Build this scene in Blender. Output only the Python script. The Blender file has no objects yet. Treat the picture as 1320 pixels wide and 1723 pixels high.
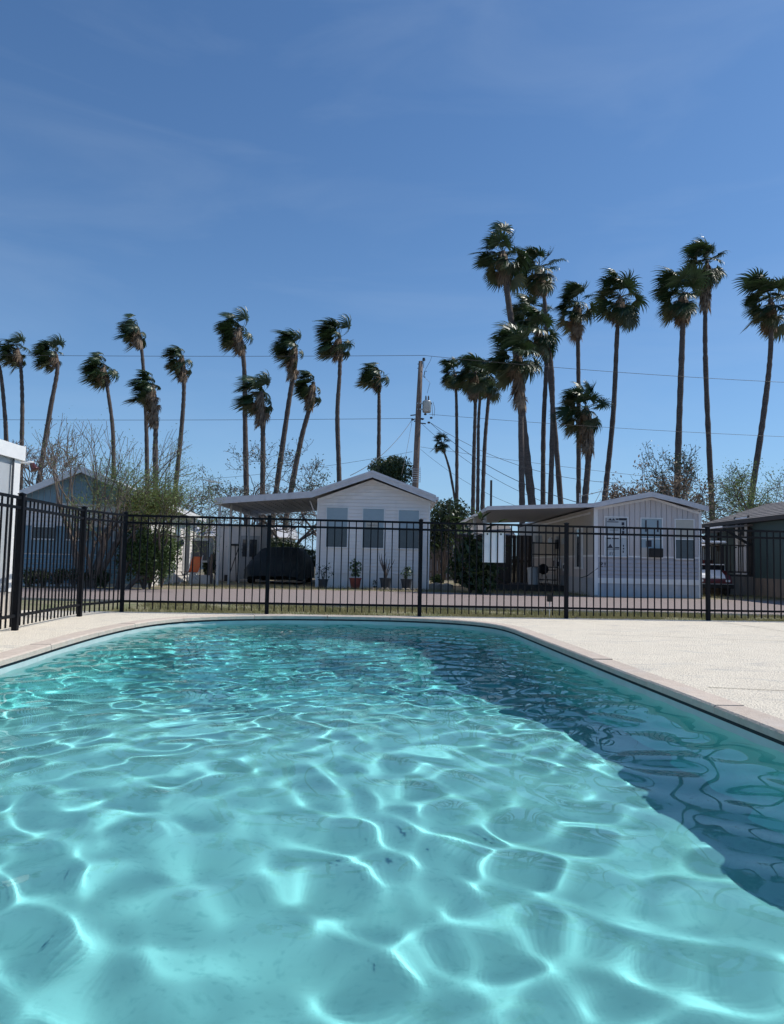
import bpy, bmesh, math, random
import numpy as np
from mathutils import Vector, Matrix
from mathutils.geometry import tessellate_polygon

sc = bpy.context.scene
C = sc.collection
R_ = math.radians

# ------------------------------------------------------------------ camera
PITCH, ROLL, CAMH = 0.0674, 0.0205, 0.8563
FPX, CX, CY = 1245.0, 660.0, 861.5
FWD = Vector((0, math.cos(PITCH), math.sin(PITCH)))
_r = Vector((1, 0, 0)); _u = _r.cross(FWD)
RIGHT = math.cos(ROLL) * _r + math.sin(ROLL) * _u
UP = -math.sin(ROLL) * _r + math.cos(ROLL) * _u
cam = bpy.data.cameras.new('camera')
camo = bpy.data.objects.new('camera', cam); C.objects.link(camo)
cam.sensor_fit = 'VERTICAL'; cam.sensor_height = 24.0; cam.lens = 24.0 * FPX / 1723.0
cam.clip_start = 0.05; cam.clip_end = 9000
M = Matrix((RIGHT, UP, -FWD)).transposed().to_4x4()
M.translation = Vector((0, 0, CAMH))
camo.matrix_world = M
sc.camera = camo

# ------------------------------------------------------------------ light
SUN_EL, SUN_AZ = R_(53), R_(77)
w = bpy.data.worlds.new('World'); sc.world = w; w.use_nodes = True
nt = w.node_tree; bg = nt.nodes['Background']
sky = nt.nodes.new('ShaderNodeTexSky'); sky.sky_type = 'NISHITA'; sky.sun_disc = False
sky.sun_elevation = SUN_EL; sky.sun_rotation = SUN_AZ
sky.air_density = 1.0; sky.dust_density = 0.5; sky.ozone_density = 3.4; sky.altitude = 0
tc = nt.nodes.new('ShaderNodeTexCoord')
mp = nt.nodes.new('ShaderNodeMapping'); mp.inputs['Scale'].default_value = (1.2, 1.2, 5.0); mp.inputs['Rotation'].default_value = (0.15, 0.25, 0.3)
nz = nt.nodes.new('ShaderNodeTexNoise'); nz.inputs['Scale'].default_value = 2.2; nz.inputs['Detail'].default_value = 7; nz.inputs['Roughness'].default_value = 0.55; nz.inputs['Distortion'].default_value = 0.6
cr = nt.nodes.new('ShaderNodeValToRGB'); cr.color_ramp.elements[0].position = 0.48; cr.color_ramp.elements[1].position = 0.85
cr.color_ramp.elements[0].color = (0, 0, 0, 1); cr.color_ramp.elements[1].color = (.09, .09, .09, 1)
tint = nt.nodes.new('ShaderNodeMix'); tint.data_type = 'RGBA'; tint.blend_type = 'MULTIPLY'; tint.inputs[0].default_value = 1.0
tint.inputs[7].default_value = (0.67, 0.93, 1.13, 1)
hz = nt.nodes.new('ShaderNodeMix'); hz.data_type = 'RGBA'; hz.inputs[7].default_value = (7.0, 8.0, 9.0, 1)
L = nt.links
L.new(tc.outputs['Generated'], mp.inputs['Vector']); L.new(mp.outputs[0], nz.inputs['Vector']); L.new(nz.outputs['Fac'], cr.inputs[0])
L.new(sky.outputs[0], tint.inputs[6]); L.new(tint.outputs[2], hz.inputs[6]); L.new(cr.outputs[0], hz.inputs[0])
# pale dust haze low over the horizon, the same all the way round
sx = nt.nodes.new('ShaderNodeSeparateXYZ'); L.new(tc.outputs['Generated'], sx.inputs[0])
m1 = nt.nodes.new('ShaderNodeMath'); m1.operation = 'ABSOLUTE'; L.new(sx.outputs['Z'], m1.inputs[0])
m2 = nt.nodes.new('ShaderNodeMath'); m2.operation = 'MULTIPLY'; m2.inputs[1].default_value = -6.5; L.new(m1.outputs[0], m2.inputs[0])
m3 = nt.nodes.new('ShaderNodeMath'); m3.operation = 'EXPONENT'; L.new(m2.outputs[0], m3.inputs[0])
m4 = nt.nodes.new('ShaderNodeMath'); m4.operation = 'MULTIPLY'; m4.inputs[1].default_value = .75; L.new(m3.outputs[0], m4.inputs[0])
h2 = nt.nodes.new('ShaderNodeMix'); h2.data_type = 'RGBA'; h2.inputs[7].default_value = (3.5, 5.5, 8.2, 1)
L.new(m4.outputs[0], h2.inputs[0]); L.new(hz.outputs[2], h2.inputs[6]); L.new(h2.outputs[2], bg.inputs['Color'])
bg.inputs['Strength'].default_value = 0.108
sun = bpy.data.lights.new('sun', 'SUN'); suno = bpy.data.objects.new('sun', sun); C.objects.link(suno)
sun.energy = 4.0; sun.angle = R_(0.53); sun.color = (1.0, 0.955, 0.87)
SUND = Vector((math.cos(SUN_EL) * math.sin(SUN_AZ), math.cos(SUN_EL) * math.cos(SUN_AZ), math.sin(SUN_EL)))
suno.rotation_euler = SUND.to_track_quat('Z', 'Y').to_euler()
sun.cycles.is_caustics_light = True
sc.view_settings.view_transform = 'Standard'; sc.view_settings.look = 'None'
sc.view_settings.exposure = 0.0; sc.view_settings.gamma = 1.0; sc.view_settings.use_curve_mapping = False
sc.render.engine = 'CYCLES'
cy = sc.cycles
cy.use_denoising = True; cy.caustics_refractive = True; cy.caustics_reflective = True; cy.use_light_tree = False
cy.max_bounces = 10; cy.transparent_max_bounces = 16; cy.transmission_bounces = 8; cy.sample_clamp_indirect = 0.0; cy.blur_glossy = 0.0
sun.cycles.use_multiple_importance_sampling = False

# ------------------------------------------------------------------ helpers
rng = random.Random(11)
nrg = np.random.default_rng(5)

def ray(x, y):
    return FWD + RIGHT * ((x - CX) / FPX) - UP * ((y - CY) / FPX)
def P(x, y, Y):
    """the place at depth Y that lies along a sight line"""
    d = ray(x, y)
    return Vector((0, 0, CAMH)) + d * (Y / d.y)
def gx(x, Y, z=0.0):
    lo, hi = -150.0, 150.0
    for _ in range(50):
        m = (lo + hi) / 2; d = Vector((m, Y, z - CAMH))
        if CX + FPX * d.dot(RIGHT) / d.dot(FWD) < x: lo = m
        else: hi = m
    return (lo + hi) / 2
def zz(x, y, Y): return P(x, y, Y).z

class MB:
    def __init__(s): s.v = []; s.f = []; s.mi = []; s.cur = 0
    def poly(s, pts):
        n = len(s.v); s.v += [tuple(p) for p in pts]; s.f.append(tuple(range(n, n + len(pts)))); s.mi.append(s.cur); return s
    def add(s, vs, fs):
        n = len(s.v); s.v += [tuple(p) for p in vs]
        for f in fs: s.f.append(tuple(i + n for i in f)); s.mi.append(s.cur)
        return s
    def box(s, x0, x1, y0, y1, z0, z1):
        return s.add([(x0,y0,z0),(x1,y0,z0),(x1,y1,z0),(x0,y1,z0),(x0,y0,z1),(x1,y0,z1),(x1,y1,z1),(x0,y1,z1)],
                     [(0,3,2,1),(4,5,6,7),(0,1,5,4),(1,2,6,5),(2,3,7,6),(3,0,4,7)])
    def prism(s, prof, axis, a, b):
        """extrude a profile (list of 2d points) along an axis; x: (y,z); y: (x,z); z: (x,y)"""
        def mk(p, t): return {'x': (t, p[0], p[1]), 'y': (p[0], t, p[1]), 'z': (p[0], p[1], t)}[axis]
        n = len(prof); vs = [mk(p, a) for p in prof] + [mk(p, b) for p in prof]
        fs = [tuple(range(n))[::-1], tuple(range(n, 2 * n))] + [(i, (i + 1) % n, n + (i + 1) % n, n + i) for i in range(n)]
        return s.add(vs, fs)
    def bar(s, a, b, w_, h_, up=(0, 0, 1)):
        a = Vector(a); b = Vector(b); d = (b - a).normalized(); u = Vector(up)
        if abs(d.dot(u)) > .99: u = Vector((0, 1, 0))
        sd = d.cross(u).normalized(); u = sd.cross(d)
        vs = [p + sd * (i * w_ / 2) + u * (j * h_ / 2) for p in (a, b) for i, j in ((-1,-1),(1,-1),(1,1),(-1,1))]
        return s.add(vs, [(3,2,1,0),(4,5,6,7),(0,1,5,4),(1,2,6,5),(2,3,7,6),(3,0,4,7)])
    def tube(s, pts, rad, n=6, caps=True):
        pts = [Vector(p) for p in pts]
        if not hasattr(rad, '__len__'): rad = [rad] * len(pts)
        base = len(s.v); pr = None
        for i, p in enumerate(pts):
            d = (pts[min(i + 1, len(pts) - 1)] - pts[max(i - 1, 0)])
            d = d.normalized() if d.length > 1e-9 else Vector((0, 0, 1))
            if pr is None:
                pr = d.cross(Vector((0, 0, 1)) if abs(d.z) < .9 else Vector((0, 1, 0))).normalized()
            else:
                pr = (pr - d * pr.dot(d))
                pr = pr.normalized() if pr.length > 1e-6 else d.orthogonal().normalized()
            q = d.cross(pr)
            for k in range(n):
                a = 2 * math.pi * k / n
                s.v.append(tuple(p + (pr * math.cos(a) + q * math.sin(a)) * rad[i]))
        for i in range(len(pts) - 1):
            for k in range(n):
                a = base + i * n + k; b = base + i * n + (k + 1) % n
                s.f.append((a, b, b + n, a + n)); s.mi.append(s.cur)
        if caps:
            s.f.append(tuple(base + k for k in range(n))[::-1]); s.mi.append(s.cur)
            e = base + (len(pts) - 1) * n; s.f.append(tuple(e + k for k in range(n))); s.mi.append(s.cur)
        return s
    def lathe(s, prof, n=16, cx=0, cy=0):
        """prof: list of (r, z)"""
        base = len(s.v)
        for r, z in prof:
            for k in range(n):
                a = 2 * math.pi * k / n; s.v.append((cx + r * math.cos(a), cy + r * math.sin(a), z))
        for i in range(len(prof) - 1):
            for k in range(n):
                a = base + i * n + k; b = base + i * n + (k + 1) % n
                s.f.append((a, b, b + n, a + n)); s.mi.append(s.cur)
        s.f.append(tuple(base + k for k in range(n))[::-1]); s.mi.append(s.cur)
        e = base + (len(prof) - 1) * n; s.f.append(tuple(e + k for k in range(n))); s.mi.append(s.cur)
        return s
    def mesh(s, name, mats, smooth=False, bevel=0):
        me = bpy.data.meshes.new(name); me.from_pydata(s.v, [], s.f)
        if not isinstance(mats, (list, tuple)): mats = [mats]
        for m in mats: me.materials.append(m)
        if len(mats) > 1: me.polygons.foreach_set('material_index', s.mi)
        if smooth: me.polygons.foreach_set('use_smooth', [True] * len(me.polygons))
        me.update()
        if bevel:
            bm = bmesh.new(); bm.from_mesh(me); bmesh.ops.bevel(bm, geom=bm.edges[:], offset=bevel, segments=2, affect='EDGES'); bm.to_mesh(me); bm.free()
        return me
    def build(s, name, mats, parent=None, smooth=False, bevel=0, loc=None):
        return place(name, s.mesh(name, mats, smooth, bevel), parent, loc)

def place(name, me, parent=None, loc=None, rot=None, scale=None):
    o = bpy.data.objects.new(name, me); C.objects.link(o); o.parent = parent
    if loc is not None: o.location = loc
    if rot is not None: o.rotation_euler = rot
    if scale is not None: o.scale = (scale,) * 3 if not hasattr(scale, '__len__') else scale
    return o
def tag(o, label=None, cat=None, group=None, kind=None):
    if label: o['label'] = label
    if cat: o['category'] = cat
    if group: o['group'] = group
    if kind: o['kind'] = kind
    return o
def thing(name, label, cat, loc=(0, 0, 0), rz=0, group=None):
    o = bpy.data.objects.new(name, None); C.objects.link(o); o.location = loc; o.rotation_euler = (0, 0, rz)
    o.empty_display_size = .2
    return tag(o, label, cat, group)
def quads(name, mat, Q, parent=None, n=4, smooth=False):
    """Q: (k,n,3) numpy polygons"""
    Q = np.asarray(Q, float); k = Q.shape[0]
    me = bpy.data.meshes.new(name)
    me.vertices.add(k * n); me.vertices.foreach_set('co', Q.reshape(-1))
    me.loops.add(k * n); me.loops.foreach_set('vertex_index', np.arange(k * n, dtype=np.int32))
    me.polygons.add(k); me.polygons.foreach_set('loop_start', np.arange(0, k * n, n, dtype=np.int32))
    me.update(calc_edges=True); me.materials.append(mat); me.validate()
    return place(name, me, parent)

# ------------------------------------------------------------------ materials
def mat(name, col, rough=.7, var=.12, vs=6.0, bump=0.0, bs=40.0, metal=0.0, spec=.5, col2=None, detail=5, stretch=None, trans=0.0, coat=0.0):
    m = bpy.data.materials.new(name); m.use_nodes = True; t = m.node_tree; b = t.nodes['Principled BSDF']
    b.inputs['Roughness'].default_value = rough; b.inputs['Metallic'].default_value = metal
    b.inputs['Specular IOR Level'].default_value = spec; b.inputs['Coat Weight'].default_value = coat
    c = t.nodes.new('ShaderNodeTexCoord'); mpn = t.nodes.new('ShaderNodeMapping')
    t.links.new(c.outputs['Object'], mpn.inputs[0])
    if stretch: mpn.inputs['Scale'].default_value = stretch
    n = t.nodes.new('ShaderNodeTexNoise'); n.inputs['Scale'].default_value = vs; n.inputs['Detail'].default_value = detail; n.inputs['Roughness'].default_value = .6
    t.links.new(mpn.outputs[0], n.inputs['Vector'])
    r = t.nodes.new('ShaderNodeValToRGB'); r.color_ramp.elements[0].position = .32; r.color_ramp.elements[1].position = .68
    c2 = col2 if col2 else tuple(min(1, x * (1 + var)) for x in col)
    c1 = col if col2 else tuple(x * (1 - var) for x in col)
    r.color_ramp.elements[0].color = (*c1, 1); r.color_ramp.elements[1].color = (*c2, 1)
    t.links.new(n.outputs['Fac'], r.inputs[0])
    oi = t.nodes.new('ShaderNodeObjectInfo'); mr = t.nodes.new('ShaderNodeMapRange'); mr.inputs['To Min'].default_value = 1 - var * .5; mr.inputs['To Max'].default_value = 1 + var * .5
    hsv = t.nodes.new('ShaderNodeHueSaturation')
    t.links.new(oi.outputs['Random'], mr.inputs['Value']); t.links.new(mr.outputs[0], hsv.inputs['Value']); t.links.new(r.outputs[0], hsv.inputs['Color'])
    t.links.new(hsv.outputs[0], b.inputs['Base Color'])
    if bump:
        n2 = t.nodes.new('ShaderNodeTexNoise'); n2.inputs['Scale'].default_value = bs; n2.inputs['Detail'].default_value = 4
        t.links.new(mpn.outputs[0], n2.inputs['Vector'])
        bp = t.nodes.new('ShaderNodeBump'); bp.inputs['Strength'].default_value = bump; bp.inputs['Distance'].default_value = .02
        t.links.new(n2.outputs['Fac'], bp.inputs['Height']); t.links.new(bp.outputs[0], b.inputs['Normal'])
    if trans:
        tr = t.nodes.new('ShaderNodeBsdfTranslucent'); mx = t.nodes.new('ShaderNodeMixShader'); mx.inputs[0].default_value = trans
        t.links.new(hsv.outputs[0], tr.inputs['Color']); t.links.new(b.outputs[0], mx.inputs[1]); t.links.new(tr.outputs[0], mx.inputs[2])
        t.links.new(mx.outputs[0], t.nodes['Material Output'].inputs['Surface'])
    m['ramp'] = r.name
    return m
def layer(m, scale, lo, hi, col, fac=1.0, stretch=None, detail=6, dist=0.0):
    """lay a further patchy colour (stain, dirt) over a material's base colour"""
    t = m.node_tree; b = t.nodes['Principled BSDF']; src = b.inputs['Base Color'].links[0].from_socket
    c = t.nodes.new('ShaderNodeTexCoord'); mpn = t.nodes.new('ShaderNodeMapping'); t.links.new(c.outputs['Object'], mpn.inputs[0])
    if stretch: mpn.inputs['Scale'].default_value = stretch
    n = t.nodes.new('ShaderNodeTexNoise'); n.inputs['Scale'].default_value = scale; n.inputs['Detail'].default_value = detail; n.inputs['Distortion'].default_value = dist
    t.links.new(mpn.outputs[0], n.inputs['Vector'])
    r = t.nodes.new('ShaderNodeMapRange'); r.inputs['From Min'].default_value = lo; r.inputs['From Max'].default_value = hi; r.inputs['To Max'].default_value = fac
    t.links.new(n.outputs['Fac'], r.inputs['Value'])
    x = t.nodes.new('ShaderNodeMix'); x.data_type = 'RGBA'; x.inputs[7].default_value = (*col, 1)
    t.links.new(r.outputs[0], x.inputs[0]); t.links.new(src, x.inputs[6]); t.links.new(x.outputs[2], b.inputs['Base Color'])
    return m

m_deck = layer(layer(mat('deck concrete', (.80, .71, .57), .9, col2=(.88, .79, .64), vs=3.0, bump=1.0, bs=70), 70, .52, .62, (.44, .38, .32), .8, detail=3), 1.3, .56, .70, (.50, .47, .42), .5, stretch=(1, 3.2, 1), dist=1.2)
m_coping = layer(mat('coping stone', (.54, .44, .36), .85, col2=(.63, .53, .44), vs=14, bump=.4, bs=80), 3, .55, .7, (.56, .50, .45), .6)
m_band = mat('white pool bond', (.78, .78, .76), .6, var=.05)
m_under = mat('coping gap shade', (.02, .025, .03), .8)
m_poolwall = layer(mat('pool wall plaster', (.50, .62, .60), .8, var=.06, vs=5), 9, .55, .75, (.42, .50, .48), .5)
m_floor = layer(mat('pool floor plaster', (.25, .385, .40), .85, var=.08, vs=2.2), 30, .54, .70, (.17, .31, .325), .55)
def absorption_tint(m, z0, z1, col):
    """the pool's base colour stands in for light absorbed by the water, stronger teal with depth"""
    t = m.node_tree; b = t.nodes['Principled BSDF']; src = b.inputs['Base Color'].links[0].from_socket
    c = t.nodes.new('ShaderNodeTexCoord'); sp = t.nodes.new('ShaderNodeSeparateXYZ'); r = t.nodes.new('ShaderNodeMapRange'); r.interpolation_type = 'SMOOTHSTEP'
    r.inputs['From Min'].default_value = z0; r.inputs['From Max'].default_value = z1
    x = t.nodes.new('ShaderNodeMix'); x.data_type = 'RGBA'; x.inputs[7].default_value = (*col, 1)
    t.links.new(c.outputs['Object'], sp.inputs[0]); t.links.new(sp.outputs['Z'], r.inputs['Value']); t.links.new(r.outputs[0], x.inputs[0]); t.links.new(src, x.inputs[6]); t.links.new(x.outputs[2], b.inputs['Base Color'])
absorption_tint(m_floor, -1.0, -1.75, (.15, .38, .405)); absorption_tint(m_poolwall, -.14, -.42, (.23, .53, .53))  # light lost in the water is coloured into floor and wall
m_black = mat('black fence paint', (.008, .009, .012), .55, var=.1, spec=.12)
m_ground = layer(mat('dry ground', (.20, .16, .115), .95, col2=(.27, .23, .16), vs=2, bump=.6, bs=30), .8, .5, .62, (.12, .14, .05), .7)
m_turf = layer(mat('patchy turf soil', (.23, .20, .12), .95, col2=(.30, .27, .16), vs=9, bump=.8, bs=60), 2.2, .45, .6, (.13, .16, .055), .8)
m_road = layer(layer(mat('reddish gravel road', (.24, .18, .165), .95, col2=(.32, .25, .23), vs=30, bump=.9, bs=55), 120, .52, .62, (.42, .37, .34), .7, detail=2), .7, .5, .7, (.27, .23, .21), .5)
m_kerb = mat('pale kerb concrete', (.50, .45, .40), .9, var=.12, bump=.3)
m_grass = mat('grass blades', (.13, .14, .045), .7, col2=(.36, .31, .16), vs=3.5, trans=.3)
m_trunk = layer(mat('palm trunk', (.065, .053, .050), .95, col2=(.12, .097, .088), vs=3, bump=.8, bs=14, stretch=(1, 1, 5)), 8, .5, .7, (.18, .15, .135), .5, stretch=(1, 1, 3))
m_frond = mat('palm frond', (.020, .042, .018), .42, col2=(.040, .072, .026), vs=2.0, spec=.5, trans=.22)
m_frond_y = mat('older palm frond', (.075, .085, .040), .5, col2=(.11, .12, .06), vs=2.0, trans=.2)
m_dead = mat('dead palm frond', (.15, .10, .07), .8, col2=(.36, .27, .19), vs=3, trans=.15)
m_bark = mat('grey bark', (.085, .068, .06), .9, col2=(.14, .115, .10), vs=8, bump=.4)
m_twig = mat('bare twig bark', (.13, .10, .085), .9, col2=(.19, .15, .125), vs=4)
m_leaf = mat('dark leaf', (.026, .045, .018), .45, col2=(.055, .085, .03), vs=2.4, trans=.25)
m_leaf_l = mat('light green leaf', (.11, .17, .045), .5, col2=(.20, .26, .08), vs=2, trans=.4)
m_leaf_y = mat('yellowing leaf', (.20, .13, .035), .6, col2=(.16, .19, .06), vs=2, trans=.35)
m_leaf_m = mat('mid green leaf', (.045, .085, .025), .5, col2=(.09, .14, .04), vs=2, trans=.3)
m_white = layer(mat('white vinyl siding', (.82, .78, .75), .55, var=.05, vs=1.5, spec=.3), 2.2, .55, .8, (.55, .52, .50), .4, stretch=(1, 1, .3))
m_trim = mat('white trim', (.80, .79, .78), .5, var=.04)
m_fascia = layer(mat('grey aluminium fascia', (.60, .59, .61), .45, var=.06, spec=.5), 4, .55, .75, (.33, .33, .35), .5)
m_soffit = mat('carport soffit', (.42, .43, .46), .6, var=.05)
m_beige = layer(mat('beige vertical siding', (.58, .54, .53), .6, var=.06, vs=1.2), 1.6, .55, .75, (.36, .33, .33), .4, stretch=(1, 1, .25))
m_beige_lo = layer(mat('greyish lower siding', (.46, .45, .48), .6, var=.07), 2, .5, .7, (.31, .31, .36), .4)
m_tan = mat('tan side siding', (.50, .46, .41), .6, var=.06, stretch=(1, 4, 1))
m_skirt = layer(mat('pale skirting', (.47, .49, .52), .6, var=.06), 1.5, .5, .7, (.32, .35, .42), .5, stretch=(3, 1, .4))
m_blue = layer(mat('blue painted boards', (.20, .33, .41), .65, var=.08), 2, .5, .7, (.25, .37, .44), .5)
m_green = layer(mat('dark green siding', (.045, .085, .085), .6, var=.06), 1.5, .5, .75, (.035, .065, .068), .5)
m_shingle = layer(mat('weathered shingles', (.17, .155, .15), .9, col2=(.24, .22, .21), vs=9, bump=.5, bs=40), 2, .5, .7, (.12, .11, .11), .6)
m_tanwood = mat('tan skirting boards', (.23, .185, .15), .8, var=.15, vs=3, stretch=(4, 4, .6))
m_darkwood = mat('dark stained wood', (.028, .022, .020), .6, var=.2)
m_glass = mat('dark window glass', (.045, .055, .07), .08, var=.1, spec=.6)
m_blind = mat('pale blue blind', (.30, .39, .44), .35, var=.04, spec=.5)
m_cream = mat('cream blind', (.50, .48, .42), .5, var=.05)
m_print = mat('printed house wrap', (.46, .50, .52), .6, var=.04)
m_ink = mat('black ink', (.03, .03, .045), .7)
m_dark = mat('dark interior', (.02, .02, .022), .9)
m_cover = mat('charcoal car cover', (.035, .048, .055), .7, var=.12, vs=2, bump=.5, bs=6)
m_metal = mat('galvanised metal', (.38, .40, .41), .4, var=.08, metal=.6)
m_pole = layer(mat('utility pole wood', (.12, .09, .075), .9, col2=(.19, .145, .12), vs=3, bump=.5, bs=20, stretch=(4, 4, .5)), 5, .5, .65, (.08, .06, .055), .7, stretch=(5, 5, .4))
m_wire = mat('black wire', (.03, .03, .035), .6)
m_red = mat('dark red paint', (.12, .012, .012), .3, var=.1, coat=.5)
m_lampred = mat('red lamp glass', (.07, .018, .02), .3)
m_rubber = mat('black rubber', (.015, .015, .015), .8)
m_terra = mat('terracotta', (.22, .05, .035), .7)
m_greypot = mat('charcoal pot', (.04, .045, .055), .6)
m_signw = mat('white sign panel', (.82, .84, .88), .45, var=.03)
m_stone = mat('pale edging stone', (.30, .26, .22), .9, var=.25, vs=8, bump=.5)
m_orange = mat('orange cloth', (.40, .09, .03), .8)
m_pale = mat('grey painted panel', (.42, .44, .46), .55, var=.05)
m_letter = mat('dark lettering', (.02, .02, .03), .6)

# ------------------------------------------------------------------ pool outline (world metres, deck level z = 0)
KEY = [(2.46,-2.0),(2.36,-.5),(2.25,1.2),(2.14,3.0),(2.02,4.7),(1.90,6.2),(1.78,7.8),(1.69,9.1),(1.62,10.0),(1.47,10.62),(1.12,11.10),(.55,11.40),(-.2,11.52),(-1.1,11.46),(-1.9,11.28),
       (-2.6,10.92),(-3.02,10.35),(-3.22,9.6),(-3.27,8.6),(-3.22,7.4),(-3.13,6.2),(-3.05,4.6),(-2.98,3.0),(-2.92,1.2),(-2.88,-.5),(-2.85,-2.0)]
def catmull(pts, sub):
    out = []
    n = len(pts)
    for i in range(n - 1):
        p0 = np.array(pts[max(i - 1, 0)]); p1 = np.array(pts[i]); p2 = np.array(pts[i + 1]); p3 = np.array(pts[min(i + 2, n - 1)])
        for k in range(sub):
            t = k / sub
            out.append(.5 * ((2 * p1) + (-p0 + p2) * t + (2 * p0 - 5 * p1 + 4 * p2 - p3) * t * t + (-p0 + 3 * p1 - 3 * p2 + p3) * t ** 3))
    out.append(np.array(pts[-1])); return np.array(out)
INNER = catmull(KEY, 6)
def offset(line, d):
    t = np.gradient(line, axis=0); t /= np.linalg.norm(t, axis=1)[:, None]
    return line + np.stack([t[:, 1], -t[:, 0]], 1) * d      # to the right of travel = outward
COPW = .20
OUTER = offset(INNER, COPW)
WLINE = offset(INNER, .025)         # pool wall stands just behind the coping's nose
WATER_Z = -.115
FENCE = lambda x: 11.873 + .0781 * x

# deck: a slab with the pool cut out
dk_out = [(-14, -7), (16, -7), (16, FENCE(16) + .03), (-14, FENCE(-14) + .03)]
hole = [tuple(p) for p in OUTER]
def holed(name, outer, hole, z, thick, m, drop=True):
    pts = [Vector((x, y, z)) for x, y in outer], [Vector((x, y, z)) for x, y in hole]
    tris = tessellate_polygon(pts); flat = pts[0] + pts[1]
    b = MB(); b.add(flat, [])
    for t in tris:
        a, c, d = (flat[i] for i in t)
        nrm = (c - a).cross(d - a).z
        b.f.append(tuple(t) if nrm > 0 else tuple(t)[::-1]); b.mi.append(0)
    if drop:
        for ring in pts:
            n = len(ring)
            for i in range(n):
                p, q = ring[i], ring[(i + 1) % n]
                b.poly([p, q, q - Vector((0, 0, thick)), p - Vector((0, 0, thick))])
    return b.build(name, m)
deck = tag(holed('pool_deck', dk_out, hole, 0, .16, m_deck), kind='structure')
for a, b_ in (((2.5, 9.4), (9.5, 8.1)), ((2.3, 5.4), (10, 4.2)), ((5.3, 12.2), (6.9, -2)), ((-4.0, 6.6), (-3.4, 6.6))):
    j = MB(); d = (Vector((*b_, 0)) - Vector((*a, 0))).normalized(); n = Vector((-d.y, d.x, 0)) * .006
    A, B = Vector((*a, .004)), Vector((*b_, .004)); j.poly([A - n, B - n, B + n, A + n]).build('control_joint', m_ground, deck)
# coping: slabs laid end to end, each proud or low by a hair
arc = np.concatenate([[0], np.cumsum(np.linalg.norm(np.diff(INNER, axis=0), axis=1))])
cop = thing('pool_coping', None, None); cop['kind'] = 'structure'
def at_arc(line, s): return np.array([np.interp(s, arc, line[:, 0]), np.interp(s, arc, line[:, 1])])
s0 = 0.0; k = 0
while s0 < arc[-1] - .05:
    s1 = min(s0 + rng.uniform(.95, 1.3), arc[-1]); g = .004
    ns = 4; b = MB(); dz = rng.uniform(-.003, .004)
    ss = [s0 + g + (s1 - s0 - 2 * g) * i / ns for i in range(ns + 1)]
    I = [at_arc(INNER, s) for s in ss]; O = [at_arc(OUTER, s) - 0 for s in ss]
    zt, zb, zr = .009 + dz, -.042, .0
    vs = []
    for i_, o_ in zip(I, O):
        d = (o_ - i_) / np.linalg.norm(o_ - i_)
        n0 = i_; n1 = i_ + d * .012; o2 = o_ - d * .003
        vs += [(*n0, zb), (*n0, zt - .012), (*n1, zt), (*o2, zt - .001), (*o2, zb)]
    fs = []
    for i in range(ns):
        for q in range(4): fs.append((i * 5 + q, i * 5 + q + 1, (i + 1) * 5 + q + 1, (i + 1) * 5 + q))
        fs.append((i * 5 + 4, i * 5, (i + 1) * 5, (i + 1) * 5 + 4))
    fs += [(0, 1, 2, 3, 4), tuple(ns * 5 + q for q in (4, 3, 2, 1, 0))]
    b.add(vs, fs).build('coping_slab', m_coping, cop)
    s0 = s1
b = MB()   # set-back black band paints the shaded gap under the coping nose
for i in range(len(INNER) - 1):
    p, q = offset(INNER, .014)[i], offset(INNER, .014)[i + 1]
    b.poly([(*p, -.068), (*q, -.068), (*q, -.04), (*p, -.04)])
b.build('gap_shade_band', m_under, cop)

# pool shell
FLOOR_Z = -1.02; DEEP = .72
wall = MB(); prof = []
WI = offset(INNER, .016)
levels = [(.0, -.066), (.0, -.12), (.0, .35), (.0, .75), (-.04, .90), (-.12, .965), (-.24, 1.0)]
def floor_at(y): t_ = min(1, max(0, (y - 4.6) / 3.8)); t_ = t_ * t_ * (3 - 2 * t_); return FLOOR_Z - DEEP * t_
lines = [offset(WI, d) for d, z in levels]
lz = [[(z if z < 0 else -.12 + (floor_at(p[1]) + .12) * z) for p in lines[a]] for a, (d, z) in enumerate(levels)]
for a in range(len(levels) - 1):
    for i in range(len(WI) - 1):
        wall.poly([(*lines[a][i], lz[a][i]), (*lines[a][i + 1], lz[a][i + 1]), (*lines[a + 1][i + 1], lz[a + 1][i + 1]), (*lines[a + 1][i], lz[a + 1][i])])
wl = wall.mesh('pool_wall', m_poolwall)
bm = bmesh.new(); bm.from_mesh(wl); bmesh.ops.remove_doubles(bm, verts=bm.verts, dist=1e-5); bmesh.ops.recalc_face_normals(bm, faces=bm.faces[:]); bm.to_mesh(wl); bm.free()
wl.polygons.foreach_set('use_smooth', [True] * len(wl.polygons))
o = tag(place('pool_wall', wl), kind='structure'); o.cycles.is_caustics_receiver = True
e = lines[-1]
fl = MB(); rows_ = np.concatenate([[-2.0, 0, 2.0, 3.6], np.linspace(4, 8.6, 24), np.linspace(9, 11.7, 8)])
for ya, yb in zip(rows_[:-1], rows_[1:]):
    fl.poly([(-3.6, ya, floor_at(ya)), (2.8, ya, floor_at(ya)), (2.8, yb, floor_at(yb)), (-3.6, yb, floor_at(yb))])
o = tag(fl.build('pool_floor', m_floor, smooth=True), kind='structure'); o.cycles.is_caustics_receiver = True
b = MB(); b.poly([(KEY[0][0] + .1, -2.0, -.16), (KEY[-1][0] - .1, -2.0, -.16), (KEY[-1][0] - .1, -2.0, FLOOR_Z - .02), (KEY[0][0] + .1, -2.0, FLOOR_Z - .02)])
b.box(-3.3, 2.9, -2.3, -2.004, -.3, .0)
o = tag(b.build('pool_end_wall', m_poolwall), kind='structure'); o.cycles.is_caustics_receiver = True

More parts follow.
